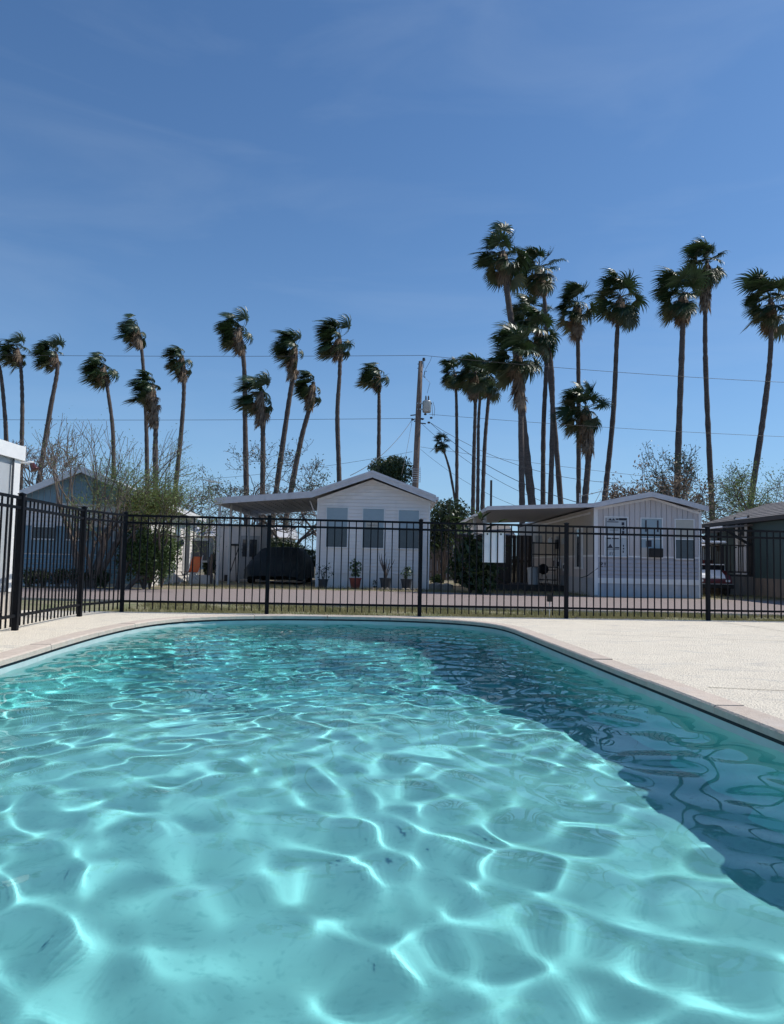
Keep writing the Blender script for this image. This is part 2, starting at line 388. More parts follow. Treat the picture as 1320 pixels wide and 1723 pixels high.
# water: a real rippled surface (the caustics come from the sun through it)
waves = []
wr = random.Random(23)
def addw(n, l0, l1, th0, spread, slope):
    for i in range(n):
        lam = l0 * (l1 / l0) ** (wr.random()); th = th0 + wr.gauss(0, spread); kk = 2 * math.pi / lam
        waves.append((kk * math.cos(th), kk * math.sin(th), wr.random() * 6.283, slope / kk / math.sqrt(n)))
addw(40, .21, .44, math.pi, 1.7, .089)      # cells that focus the light
addw(14, .8, 2.0, math.pi, 1.4, .026)        # slow swell
addw(26, .14, .26, math.pi * .95, .9, .014) # small wind ripples
STEP = .02; CURV = 2.25
xs = np.arange(-3.5, 2.66, STEP); ys = np.concatenate([np.arange(-2.0, 7.6, STEP), np.arange(7.6, 11.75, STEP)])
GX, GY = np.meshgrid(xs, ys); GZ = np.full_like(GX, WATER_Z)
rip = np.clip((GY - 4.0) / 5.0, 0, 1)
# domain warp so crests bend
WX = GX + .10 * np.sin(1.7 * GY + .8) + .06 * np.sin(3.1 * GX + 1.3 * GY); WY = GY + .12 * np.sin(1.3 * GX - .6 * GY + 2.0)
for i, (kx, ky, ph, a) in enumerate(waves):
    amp = a * (1 + (1.3 * rip if i >= 54 else .12 * rip))
    GZ += amp * np.sin(kx * WX + ky * WY + ph)
def blur(A, sg):
    k_ = np.exp(-.5 * (np.arange(-3 * sg, 3 * sg + 1) / sg) ** 2); k_ /= k_.sum(); n_ = len(k_) // 2
    for ax in (0, 1):
        B_ = np.pad(A, [(n_, n_) if a == ax else (0, 0) for a in (0, 1)], mode='edge'); out = np.zeros_like(A)
        for q, w_ in enumerate(k_): out += w_ * (B_[q:q + A.shape[0], :] if ax == 0 else B_[:, q:q + A.shape[1]])
        A = out
    return A
# ease the sharpest dimples (a calm pool has no near-breaking ripples)
DZ = GZ - WATER_Z
for _ in range(6):
    gy_, gx_ = np.gradient(DZ, STEP); gyy = np.gradient(gy_, STEP, axis=0); gxx = np.gradient(gx_, STEP, axis=1); gxy = np.gradient(gy_, STEP, axis=1)
    kap = np.abs((gxx + gyy) / 2) + np.sqrt(((gxx - gyy) / 2) ** 2 + gxy ** 2)
    msk_ = blur(np.clip((kap - CURV) / (.5 * CURV), 0, 1), 4); msk_ = np.clip(msk_ * 1.5, 0, 1) * (GY < 5.5)
    DZ = DZ * (1 - msk_) + blur(DZ, 4) * msk_
GZ = WATER_Z + DZ
SD = DZ.std(); DZ = 1.9 * SD * np.tanh(DZ / (1.9 * SD)); GZ = WATER_Z + DZ
def inside(px, py, poly):
    c = np.zeros(px.shape, bool); n = len(poly)
    for i in range(n):
        x1, y1 = poly[i]; x2, y2 = poly[(i + 1) % n]
        if y1 == y2: continue
        cond = ((y1 > py) != (y2 > py)) & (px < (x2 - x1) * (py - y1) / (y2 - y1) + x1); c ^= cond
    return c
ext = offset(INNER, .05)
msk = inside(GX, GY, ext)
idx = -np.ones(GX.shape, np.int64)
quad = msk[:-1, :-1] & msk[:-1, 1:] & msk[1:, 1:] & msk[1:, :-1]
use = np.zeros_like(msk); use[:-1, :-1] |= quad; use[:-1, 1:] |= quad; use[1:, 1:] |= quad; use[1:, :-1] |= quad
idx[use] = np.arange(use.sum())
co = np.stack([GX[use], GY[use], GZ[use]], -1)
ii, jj = np.nonzero(quad)
F = np.stack([idx[ii, jj], idx[ii, jj + 1], idx[ii + 1, jj + 1], idx[ii + 1, jj]], -1).astype(np.int32)
me = bpy.data.meshes.new('pool_water')
me.vertices.add(len(co)); me.vertices.foreach_set('co', co.reshape(-1))
me.loops.add(F.size); me.loops.foreach_set('vertex_index', F.reshape(-1))
me.polygons.add(len(F)); me.polygons.foreach_set('loop_start', np.arange(0, F.size, 4, dtype=np.int32))
me.update(calc_edges=True); me.polygons.foreach_set('use_smooth', [True] * len(F))
m_water = bpy.data.materials.new('pool water'); m_water.use_nodes = True; t = m_water.node_tree; t.nodes.clear()
rf = t.nodes.new('ShaderNodeBsdfRefraction'); rf.inputs['Roughness'].default_value = 0; rf.inputs['IOR'].default_value = 1.333; rf.inputs['Color'].default_value = (.68, .95, .965, 1)
gl = t.nodes.new('ShaderNodeBsdfGlossy'); gl.inputs['Roughness'].default_value = 0; fr = t.nodes.new('ShaderNodeFresnel'); fr.inputs['IOR'].default_value = 1.333
mxw = t.nodes.new('ShaderNodeMixShader'); t.links.new(fr.outputs[0], mxw.inputs[0]); t.links.new(rf.outputs[0], mxw.inputs[1]); t.links.new(gl.outputs[0], mxw.inputs[2])
ou = t.nodes.new('ShaderNodeOutputMaterial'); t.links.new(mxw.outputs[0], ou.inputs['Surface'])
me.materials.append(m_water)
wat = tag(place('pool_water', me), kind='structure'); wat.cycles.is_caustics_caster = True

# ------------------------------------------------------------------ ground, grass strip, kerb, road
gr_in = [(-13.9, -6.9), (15.9, -6.9), (15.9, FENCE(15.9)), (-13.9, FENCE(-13.9))]
tag(holed('ground', [(-3000, -600), (3000, -600), (3000, 5000), (-3000, 5000)], gr_in, -.05, 0, m_ground, False), kind='structure')
RN = lambda x: 14.62 - .035 * x
near = [(x, RN(x)) for x in (-60, -10, 0, 10, 60)]
far = [(60, 21.0), (14, 21.3), (7.5, 21.6), (3.5, 22.2), (0, 22.9), (-4.6, 22.2), (-6.5, 20.9), (-10, 20.0), (-60, 19.5)]
b = MB(); b.poly([(x, y, -.040) for x, y in near + far]); tag(b.build('road', m_road), kind='structure')
b = MB(); b.poly([(-13.9, FENCE(-13.9), -.044), (15.9, FENCE(15.9), -.044)] + [(x, RN(x) - .12, -.044) for x in (15.9, 0, -13.9)])
tag(b.build('grass_verge', m_turf), kind='structure')
kerb = thing('road_kerb', None, None); kerb['kind'] = 'structure'
x = -14.0
while x < 16:
    x1 = x + 1.5
    kb = MB(); kb.add([(x + .01, RN(x) - .12, -.06), (x1 - .01, RN(x1) - .12, -.06), (x1 - .01, RN(x1), -.06), (x + .01, RN(x), -.06),
                       (x + .01, RN(x) - .12, .005), (x1 - .01, RN(x1) - .12, .005), (x1 - .01, RN(x1), .0), (x + .01, RN(x), .0)],
                      [(0,3,2,1),(4,5,6,7),(0,1,5,4),(1,2,6,5),(2,3,7,6),(3,0,4,7)])
    kb.build('kerb_stone', m_kerb, kerb); x = x1
def blades(name, n, xf, yf, hmin, hmax, m, dens=None, z=-.045):
    X = nrg.uniform(*xf, n); Y = nrg.uniform(0, 1, n)
    Y = yf[0](X) + Y * (yf[1](X) - yf[0](X))
    patch = np.sin(X * 1.9 + 1) * np.sin(Y * 2.3 + X * .7) + np.sin(X * 5.1) * np.sin(Y * 6 + 1) * .6 + nrg.normal(0, .45, n)
    k = patch > dens; X, Y = X[k], Y[k]; n = len(X)
    a = nrg.uniform(0, 6.28, n); h = nrg.uniform(hmin, hmax, n); wd = nrg.uniform(.003, .007, n)
    b0 = np.stack([X - np.cos(a) * wd, Y - np.sin(a) * wd, np.full(n, z)], -1); b1 = np.stack([X + np.cos(a) * wd, Y + np.sin(a) * wd, np.full(n, z)], -1)
    tp = np.stack([X + nrg.normal(0, .35, n) * h - .2 * h, Y + nrg.normal(0, .35, n) * h, z + h], -1)
    return tag(quads(name, m, np.stack([b0, b1, tp], 1), n=3), kind='stuff')
tag(blades('grass', 60000, (-4.6, 12), (lambda x: FENCE(x) + .04, lambda x: RN(x) - .16), .03, .09, m_grass, -.25), 'short patchy green and straw grass between the fence and the kerb', 'grass')
g2 = blades('weeds', 14000, (-11, 12), (lambda x: 22.3 + 0 * x, lambda x: 24.6 + 0 * x), .04, .16, m_grass, .1, z=-.05); tag(g2, 'sparse weeds along the far side of the gravel road', 'weeds')

# ------------------------------------------------------------------ the pool fence
fence = thing('pool_fence', 'long black metal picket fence behind the pool and down its left side', 'fence', (0, 0, 0))
fx = [gx(px, FENCE(0) + .078 * X0) for px, X0 in ((205, -4.1), (449, -1.9), (706, .45), (953, 2.86), (1192, 5.25))]
pts = [(X, FENCE(X)) for X in fx]; pts.append((pts[-1][0] + 2.40, FENCE(pts[-1][0] + 2.40))); pts.append((pts[-1][0] + 2.40, FENCE(pts[-1][0] + 2.40)))
lf = [(-4.13, 6.0), (-4.22, 8.41), (-4.373, 10.50)]
post_me = MB().box(-.03, .03, -.03, .03, -.12, 1.535).mesh('post', m_black, bevel=.003)
cap_me = MB().add([(-.035,-.035,0),(.035,-.035,0),(.035,.035,0),(-.035,.035,0),(-.035,-.035,.012),(.035,-.035,.012),(.035,.035,.012),(-.035,.035,.012),(0,0,.028)],
                  [(0,3,2,1),(0,1,5,4),(1,2,6,5),(2,3,7,6),(3,0,4,7),(4,5,8),(5,6,8),(6,7,8),(7,4,8)]).mesh('post_cap', m_black)
pick_me = MB().box(-.0082, .0082, -.0082, .0082, .045, 1.50).mesh('picket', m_black)
def panel(a, b, n):
    A, B = Vector((*a, 0)), Vector((*b, 0)); d = (B - A); Ln = d.length; d.normalize(); ang = math.atan2(d.y, d.x)
    for z in (1.497, 1.385, .165):
        r = MB().box(0, Ln - .06, -.0135, .0135, z - .0165, z + .0165)
        place('rail', r.mesh('rail', m_black), fence, A + d * .03, (0, 0, ang))
    for i in range(n):
        p = A + d * (Ln * (i + 1) / (n + 1))
        place('picket', pick_me, fence, p, (rng.gauss(0, .0015), rng.gauss(0, .0015), ang))
allp = lf + pts
ang_of = []
for i, p in enumerate(allp):
    q = allp[min(i + 1, len(allp) - 1)]; q0 = allp[max(i - 1, 0)]
    ang = math.atan2(q[1] - q0[1], q[0] - q0[0])
    po = place('post', post_me, fence, (*p, 0), (0, 0, ang)); place('post_cap', cap_me, po, (0, 0, 1.535))
for i in range(len(allp) - 1):
    Ln = math.dist(allp[i], allp[i + 1]); panel(allp[i], allp[i + 1], max(2, round(Ln / .1165) - 1))
# white board hung on the fence
sx0, sx1 = gx(812, 12.06, 1), gx(850, 12.06, 1)
sg = thing('blank_sign', 'blank white rectangular board hung behind the black pickets', 'sign', ((sx0 + sx1) / 2, FENCE((sx0 + sx1) / 2) + .024, 0))
zt, zb = zz(830, 895.5, 12.1), zz(830, 946.5, 12.1); hw = (sx1 - sx0) / 2
MB().box(-hw, hw, -.003, .003, zb, zt).build('board', m_signw, sg, bevel=.001)
for sx in (-.6, .6):
    MB().box(sx * hw - .01, sx * hw + .01, -.009, -.0035, zt - .05, zt - .02).build('strap', m_black, sg)
# utility stake with a box just beyond the fence
sk = thing('utility_stake', 'small dark meter box on a white stake in the verge grass', 'utility box', (gx(925, 12.9), 12.9, -.045))
MB().tube([(0, 0, 0), (0, 0, .30)], .009, 6).build('stake', m_trim, sk)
MB().box(-.045, .045, -.03, .03, .27, .40).build('meter_box', m_darkwood, sk, bevel=.006)
for px_, Y_ in ((972, 12.5), (1056, 12.45), (1252, 12.5), (1268, 12.6)):
    s = MB(); r = random.Random(px_)
    vs = [(math.cos(a) * r.uniform(.05, .09), math.sin(a) * r.uniform(.04, .06), z) for z in (0, .03) for a in [k * 1.047 for k in range(6)]] + [(0, 0, .05)]
    s.add(vs, [(i, (i + 1) % 6, 6 + (i + 1) % 6, 6 + i) for i in range(6)] + [(6 + i, 6 + (i + 1) % 6, 12) for i in range(6)])
    o = s.build('dark_clod', m_darkwood, loc=(gx(px_, Y_), Y_, -.045))
    tag(o, {972: 'dark clod at the fence foot below the beige side wall', 1056: 'dark clod in the verge below the middle window of the beige house', 1252: 'left one of two dark clods in the verge before the deck', 1268: 'right one of two dark clods in the verge before the deck'}[px_], 'clod', 'dark clods in the verge')
# ------------------------------------------------------------------ house building blocks
def lap_boards(root, x0, x1, z0, z1, course, m, y=0.0, clip=None, name='siding_board'):
    """overlapping boards, one object each, facing -Y at local y; clip(z) gives the x limits at a height"""
    z = z0; cache = {}
    while z < z1 - .01:
        h = min(course, z1 - z); a, b_ = x0, x1
        if clip: a, b_ = clip(z + h * .5)
        if b_ - a > .06:
            key = (round(b_ - a, 2), round(h, 3))
            if key not in cache:
                wdt = b_ - a
                cache[key] = MB().prism([(-.030, 0), (0, 0), (0, h - .012), (-.010, h - .012)], 'x', 0, wdt).mesh(name, m)
            place(name, cache[key], root, (a, y, z))
        z += course
def planks(root, x0, x1, z0, ztop, pw, m, y=0.0, name='wall_plank', gap=.018, th=.022):
    """vertical boards; ztop(x) gives the height at x"""
    n = max(1, round((x1 - x0) / pw)); pw = (x1 - x0) / n
    for i in range(n):
        a, b_ = x0 + i * pw + gap / 2, x0 + (i + 1) * pw - gap / 2
        za, zb_ = ztop(a), ztop(b_)
        prof = [(a, z0), (b_, z0), (b_, zb_)]
        if name == 'wall_plank' and abs(za + zb_ - 2 * ztop((a + b_) / 2)) > .004: prof.append(((a + b_) / 2, ztop((a + b_) / 2)))
        prof.append((a, za))
        MB().prism(prof, 'y', y - th, y).build(name, m, root)
def window(root, x0, x1, z0, z1, y=0.0, split=.5, upper=None, lower=None, fw=.045, frame=None, label=None):
    """frame standing proud of the wall, two sashes with their glazing"""
    frame = frame or m_trim
    b = MB()
    b.box(x0 - fw, x0, y - .05, y, z0 - fw, z1 + fw); b.box(x1, x1 + fw, y - .05, y, z0 - fw, z1 + fw)
    b.box(x0 + .001, x1 - .001, y - .05, y, z1, z1 + fw); b.box(x0 + .001, x1 - .001, y - .055, y, z0 - fw, z0)
    zm = z0 + (z1 - z0) * split
    if split < .98: b.box(x0 + .001, x1 - .001, y - .044, y - .02, zm - .016, zm + .016)
    f = b.build('window', frame, root)
    if label: f['label'] = label
    MB().box(x0 + .002, x1 - .002, y - .026, y - .018, z0 + .002, zm - .017).build('pane', lower or m_glass, f)
    if split < .98: MB().box(x0 + .002, x1 - .002, y - .034, y - .026, zm + .017, z1 - .002).build('pane', upper or m_glass, f)
    return f
def gable_body(x0, x1, y0, y1, ze, zp, xp, zb=0.0):
    return MB().prism([(x0, zb), (x1, zb), (x1, ze), (xp, zp), (x0, ze)], 'y', y0, y1)
def roof_slab(pa, pb, y0, y1, t):
    """pitched slab from (x,z) pa to pb, thickness t downwards"""
    (xa, za), (xb, zb_) = pa, pb
    return MB().prism([(xa, za - t), (xb, zb_ - t), (xb, zb_), (xa, za)], 'y', y0, y1)

# ------------------------------------------------------------------ white house with carport (centre)
HY = 24.8; hx0 = gx(532, HY, .5); hx1 = gx(722, HY, .5); W_ = hx1 - hx0
wh = thing('white_house', 'white gabled mobile home with three tall front windows and a left carport', 'house', (hx0, HY, -.05))
ze = zz(722, 842, HY) + .05; zp = zz(627, 806, HY) + .05; xp = gx(627, HY, 3.6) - hx0; DEP = 10.5
gable_body(0, W_, 0, DEP, ze - .03, zp - .03, xp).build('wall', m_white, wh)
def wh_clip(z):
    if z < ze - .05: return (.055, W_ - .055)
    f = (z - ze + .06) / (zp - ze); return (max(.03, xp * f + .02), min(W_ - .03, W_ - (W_ - xp) * f - .02))
skz = zz(627, 965, HY) + .05
lap_boards(wh, 0, W_, skz, zp - .06, .118, m_white, -.002, wh_clip)
n = 8
for i in range(n): MB().box(i * W_ / n + .006, (i + 1) * W_ / n - .006, -.012, -.001, .02, skz - .012).build('skirting_panel', m_white, wh)
MB().box(-.002, W_ + .002, -.02, -.001, skz - .011, skz - .001).build('skirting_rail', m_trim, wh)
for a in (-.01, W_ - .05): MB().box(a, a + .06, -.045, -.0305, 0.02, ze - .02).build('corner_post', m_trim, wh)
for (a, c, t_, bt) in ((550, 585, 854, 920), (611, 646, 856, 921.5), (671, 705, 858.5, 922.5)):
    f = window(wh, gx(a, HY, 2) - hx0, gx(c, HY, 2) - hx0, zz(a, bt, HY) + .05, zz(a, t_, HY) + .05, -.02, .50, m_blind, m_glass, .035)
pl = MB(); a, c = gx(616, HY, 2) - hx0, gx(637, HY, 2) - hx0; z1_, z0_ = zz(627, 878, HY) + .05, zz(627, 887, HY) + .05
pq = pl.box(a, c, -.085, -.075, z0_, z1_).build('window_plaque', m_cream, wh)
sq = MB()
for i in range(9):
    xx = a + .05 + i * (c - a - .1) / 8.5
    sq.tube([(xx, -.0865, z0_ + .04), (xx + .012, -.0865, z0_ + (.13 if i % 3 == 0 else .085)), (xx + .025, -.0865, z0_ + .04), (xx + .036, -.0865, z0_ + .07)], .004, 3)
sq.build('script_lettering', m_letter, pq)
# roof: two slopes, then the carport's flat continuation
ro = MB(); T = .20; oh = .42
zr = zz(627, 793, HY - oh) + .05; zL = zz(525, 827, HY - oh) + .05; zR = zz(733, 835, HY - oh) + .05
xL = gx(525, HY - oh, 3) - hx0; xR = gx(734, HY - oh, 3) - hx0; xPk = gx(627, HY - oh, 3.6) - hx0
r1 = roof_slab((xL, zL), (xPk, zr), -oh + .02, DEP + .3, .10); r1.build('roof_slope', m_fascia, wh)
r2 = roof_slab((xPk, zr), (xR, zR), -oh + .02, DEP + .3, .10); r2.build('roof_slope', m_fascia, wh)
for pa, pb in (((xL, zL), (xPk, zr)), ((xPk, zr), (xR, zR))):
    f = MB().prism([(pa[0], pa[1] - T), (pb[0], pb[1] - T), (pb[0], pb[1] + .012), (pa[0], pa[1] + .012)], 'y', -oh - .02, -oh + .018).build('fascia', m_fascia, wh)
    MB().prism([(pa[0], pa[1] - .055), (pb[0], pb[1] - .055), (pb[0], pb[1] + .03), (pa[0], pa[1] + .03)], 'y', -oh - .045, -oh - .021).build('drip_edge', m_fascia, f)
MB().box(xR, xR + .09, -oh - .02, DEP + .3, zR - .13, zR - .02).build('gutter', m_fascia, wh)
# gable soffit returns
MB().prism([(0, ze - .02), (xp, zp - .02), (W_, ze - .02), (W_, ze - .12), (xp, zp - .1), (0, ze - .12)], 'y', -.03, -.0225).build('gable_trim', m_trim, wh)
# carport
cx0 = gx(363, HY - oh, 2.7) - hx0; zc0 = zz(363, 838, HY - oh) + .05; cdep = 7.4
cp = MB().prism([(cx0, zc0 - .05), (xL, zL - .05), (xL, zL - .003), (cx0, zc0 - .003)], 'y', -oh + .02, cdep).build('carport_roof', m_soffit, wh)
MB().prism([(cx0 - .02, zc0 - .20), (xL - .002, zL - .20), (xL - .002, zL + .01), (cx0 - .02, zc0 + .01)], 'y', -oh - .02, -oh + .018).build('fascia', m_fascia, cp)
MB().box(cx0 - .02, cx0 + .03, -oh + .02, cdep, zc0 - .20, zc0 + .0).build('fascia', m_fascia, cp)
for i in range(12):
    xx = cx0 + .1 + i * (xL - cx0 - .2) / 11; zq = zc0 + (zL - zc0) * (xx - cx0) / (xL - cx0)
    MB().box(xx - .02, xx + .02, -oh + .03, cdep - .02, zq - .075, zq - .052).build('ceiling_rib', m_soffit, cp)
for Yp in (24.55, 26.3, 27.95, 29.7, 31.5):
    MB().box(cx0 + .07, cx0 + .15, Yp - HY - .04, Yp - HY + .04, 0, zc0 - .05).build('carport_post', m_pale, wh)
MB().bar((-.03, .3, zL - .9), (-.3, .3, zL - .25), .04, .04).build('brace', m_fascia, wh)

# side door recess of the house under the carport
MB().box(-.03, -.002, 2.2, 3.1, .45, 2.45).build('door', m_pale, wh)

# white shed behind the carport
SY = 30.2; s0x, s1x = gx(362, SY), gx(437, SY)
sh = thing('garden_shed', 'white clapboard shed standing behind the carport posts', 'shed', (s0x, SY, -.05)); sw = s1x - s0x; shh = zz(400, 886, SY) + .05
MB().box(0, sw, .002, 2.4, 0, shh).build('wall', m_white, sh)
lap_boards(sh, 0, sw, .05, shh - .02, .13, m_white, 0)
MB().box(-.1, sw + .1, -.12, 2.5, shh, shh + .06).build('roof', m_fascia, sh)
MB().box(sw * .52, sw * .98, -.04, -.02, .1, 1.85).build('door', m_pale, sh)
MB().box(sw * .60, sw * .92, -.055, -.041, 1.0, 1.7).build('window', m_glass, sh)
for k_, (lx, lean) in enumerate(((.35, .35), (.55, -.2), (.8, .15))):
    t_ = MB().tube([(0, 0, 0), (lean, .5, 1.5)], .02, 5)
    if k_ == 0: t_.box(-.12, .12, -.03, .03, -.0, .25)
    if k_ == 1: t_.box(lean - .2, lean + .2, .48, .53, 1.42, 1.5)
    o = t_.build(('garden_rake', 'garden_spade', 'garden_broom')[(k_ + 2) % 3], m_darkwood, loc=(s0x + lx * sw, SY - .6, -.04))
    tag(o, ('dark long handled tool with a wide foot leaning on the shed wall', 'dark tool with a crossbar head leaning left against the shed', 'thin dark pole leaning against the shed near the covered car')[k_], 'garden tool', 'tools leaning on the shed')
st = MB()
for a in range(8):
    an = a * math.pi / 4; st.bar((0, 0, 0), (.22 * math.cos(an), 0, .22 * math.sin(an)), .02, .02)
tag(st.build('metal_star', m_wire, loc=(s0x + sw * .62 + .1, SY - .08, 1.25)), 'dark spiky metal ornament on the white shed wall', 'ornament')

# car under a cover
CYY = 27.3; c0x, c1x = gx(404, CYY), gx(512, CYY)
cv = thing('covered_car', 'car hidden under a charcoal fabric cover in the carport', 'car', ((c0x + c1x) / 2, CYY, -.05)); hw = (c1x - c0x) / 2
b = MB(); secs = []
prof_y = [(0, .30, .78), (.12, .72, .92), (1.0, .92, .98), (1.25, 1.0, 1.0), (2.0, 1.40, .86), (3.3, 1.44, .86), (4.0, 1.15, .95), (4.5, .98, .92), (4.62, .4, .8)]
nn = 17
for yy, hh, wf in prof_y:
    row = []
    for i in range(nn):
        a = math.pi * i / (nn - 1); ca, sa = math.cos(a), math.sin(a)
        x_ = -hw * wf * (abs(ca) ** .45) * (1 if ca > 0 else -1); z_ = .18 + (hh - .18) * (sa ** .5)
        row.append((x_ + .02 * math.sin(i * 2.1 + yy * 3), yy + .03 * math.sin(i * 1.3), z_ + .015 * math.sin(i * 3 + yy * 5)))
    secs.append(row)
vs = [p for r_ in secs for p in r_]; fs = []
for i in range(len(secs) - 1):
    for q in range(nn - 1): fs.append((i * nn + q, i * nn + q + 1, (i + 1) * nn + q + 1, (i + 1) * nn + q))
fs.append(tuple(range(nn))); fs.append(tuple(range((len(secs) - 1) * nn, len(secs) * nn))[::-1])
b.add(vs, fs).build('fabric_cover', m_cover, cv, smooth=True)
for xx in (-hw * .78, hw * .78):
    for yy in (.85, 3.7):
        wme = MB().prism([(yy + .31 * math.cos(a * .524), .31 + .31 * math.sin(a * .524)) for a in range(12)], 'x', xx - .1, xx + .1).build('wheel', m_rubber, cv)
MB().box(-hw * .7, hw * .7, .12, .2, .22, .38).build('bumper', m_darkwood, cv)
MB().box(-hw * .4, hw * 1.0, -.5, -.46, .10, .14).build('trailer_bar', m_tanwood, cv)

# ------------------------------------------------------------------ pots before the white house
def pot(px, Y, r, h, m, label, plant, name='plant_pot'):
    t_ = thing('potted_plant', label, 'potted plant', (gx(px, Y), Y, -.05), 0, 'potted plants before the white house')
    MB().lathe([(r * .72, 0), (r, h * .9), (r * 1.1, h * .9), (r * 1.1, h), (r * .95, h), (r * .9, h * .88)], 14).build('pot', m, t_)
    plant(t_, h); return t_
def leafcloud(n, rad, size, seed, flat=.0, shape=None, aspect=2.2):
    g_ = np.random.default_rng(seed)
    v = g_.normal(size=(n, 3)); v /= np.linalg.norm(v, axis=1)[:, None]
    c = v * (g_.uniform(.15, 1, n) ** .45)[:, None] * np.array(rad)
    a = g_.normal(size=(n, 3)); a /= np.linalg.norm(a, axis=1)[:, None]; a[:, 2] *= (1 - flat); 
    u = np.cross(a, g_.normal(size=(n, 3))); u /= np.linalg.norm(u, axis=1)[:, None] + 1e-9
    s_ = (size * g_.uniform(.6, 1.3, n))[:, None]
    return np.stack([c - a * s_ * .5, c - u * s_ * .5 / aspect + a * s_ * .05, c + a * s_ * .5, c + u * s_ * .5 / aspect + a * s_ * .05], 1)
def plant_leafy(seed, hgt, rad, size, m, n=90):
    def f(t_, h):
        r = random.Random(seed); b = MB()
        for i in range(5): b.tube([(0, 0, h * .8), (r.uniform(-.3, .3) * rad, r.uniform(-.3, .3) * rad, h + hgt * .5), (r.uniform(-.7, .7) * rad, r.uniform(-.6, .6) * rad, h + hgt * r.uniform(.7, 1))], .008, 4)
        b.build('stem', m_bark, t_)
        q = leafcloud(n, (rad, rad, hgt * .5), size, seed); q[:, :, 2] += h + hgt * .5; quads('foliage', m, q, t_)
    return f
def plant_spiky(seed, hgt):
    def f(t_, h):
        r = random.Random(seed); b = MB()
        for i in range(13):
            a = r.uniform(0, 6.28); l = r.uniform(.5, 1) * hgt; o_ = r.uniform(.1, .32)
            b.tube([(0, 0, h * .8), (math.cos(a) * o_ * .4, math.sin(a) * o_ * .4, h + l * .4), (math.cos(a) * o_, math.sin(a) * o_, h + l * .8), (math.cos(a) * o_ * 1.3 + r.uniform(-.06, .06), math.sin(a) * o_, h + l)], [.014, .013, .01, .004], 4)
        b.build('stem', m_bark, t_)
    return f
pot(544, 24.3, .16, .30, m_greypot, 'dark ribbed pot with a sprawling shrub, leftmost before the white house', plant_leafy(1, .55, .38, .09, m_leaf, 60))
pot(598, 24.35, .19, .36, m_terra, 'terracotta pot with a tall leafy green plant by the white wall', plant_leafy(2, .62, .2, .13, m_leaf_m, 110))
pot(649, 24.35, .19, .38, m_greypot, 'grey pot with bare curling stems under the middle and right windows', plant_spiky(3, .85))
pot(684, 24.35, .18, .36, m_greypot, 'charcoal pot with a small leafy plant, rightmost before the white house', plant_leafy(4, .42, .2, .10, m_leaf_m, 90))
pot(631, 24.45, .06, .10, m_greypot, 'tiny low potted sprig between the terracotta pot and the bare stemmed pot', plant_leafy(5, .22, .10, .06, m_leaf_m, 30))
r = random.Random(9)
for i in range(12):
    X = gx(618 + i * 8.6, 24.15); s = MB(); q = r.uniform(.06, .10)
    vs = [(math.cos(a) * q * r.uniform(.8, 1.2), math.sin(a) * q * .7, z) for z in (0, .05) for a in [k * 1.047 for k in range(6)]] + [(0, 0, .075)]
    s.add(vs, [(i_, (i_ + 1) % 6, 6 + (i_ + 1) % 6, 6 + i_) for i_ in range(6)] + [(6 + i_, 6 + (i_ + 1) % 6, 12) for i_ in range(6)])
    tag(s.build('edging_stone', m_stone, loc=(X, 24.15, -.05)), ('small pale stone in the edging row below the white house wall, %s' % ('first from the left', 'second from the left', 'third from the left', 'fourth from the left', 'fifth from the left', 'sixth from the left', 'sixth from the right', 'fifth from the right', 'fourth from the right', 'third from the right', 'second from the right', 'last on the right')[i]), 'stone', 'edging stones before the white house')

# ------------------------------------------------------------------ beige house (right of centre)
BY = 22.2; bx0 = gx(1000, BY, .5); bx1 = gx(1180, BY, .5); BW = bx1 - bx0
bh = thing('beige_house', 'grey beige mobile home with a printed panel in its left front window', 'house', (bx0, BY, -.05))
bze = zz(1000, 853, BY) + .05; bzp = zz(1098, 836, BY) + .05; bxp = BW * .54; BD = 13.0
bze2 = zz(1180, 861, BY) + .05
MB().prism([(0, 0), (BW, 0), (BW, bze2 - .02), (bxp, bzp - .02), (0, bze - .02)], 'y', 0, BD).build('wall', m_beige, bh)
trz = zz(1098, 937, BY) + .05; skt = zz(1098, 974, BY) + .05; skb = zz(1098, 983, BY) + .05
def bt(x):
    return (bze + (bzp - bze) * min(1, x / bxp)) - .03 if x < bxp else (bzp + (bze2 - bzp) * (x - bxp) / (BW - bxp)) - .03
planks(bh, .10, BW - .08, trz + .02, bt, .155, m_beige, -.002)
lap_boards(bh, .10, BW - .08, skt, trz - .03, .115, m_beige_lo, -.002)
MB().box(.09, BW - .07, -.032, -.001, trz - .03, trz + .019).build('belt_trim', m_trim, bh)
MB().box(.0, BW, -.034, -.002, skb, skt - .001).build('skirt_rail', m_trim, bh)
for i in range(11): MB().box(i * BW / 11 + .005, (i + 1) * BW / 11 - .005, -.012, -.001, .02, skb - .004).build('skirting_panel', m_skirt, bh)
MB().box(-.02, .098, -.05, -.001, skb - .35, bze - .02).build('corner_post', m_trim, bh)
MB().box(BW - .078, BW + .01, -.05, -.001, .02, bze2 - .02).build('corner_post', m_trim, bh)
B = lambda px: gx(px, BY, 1.8) - bx0
Z = lambda px, py: zz(px, py, BY) + .05
f1 = window(bh, B(1018), B(1055), Z(1036, 936), Z(1036, 871), -.02, .50, m_print, m_print, .03, label='left front window filled with printed sheeting')
f2 = window(bh, B(1078.5), B(1113), Z(1096, 938), Z(1096, 873), -.02, .48, m_blind, m_blind, .03)
f3 = window(bh, B(1136), B(1166), Z(1150, 940), Z(1150, 875), -.02, .50, m_cream, m_glass, .03)
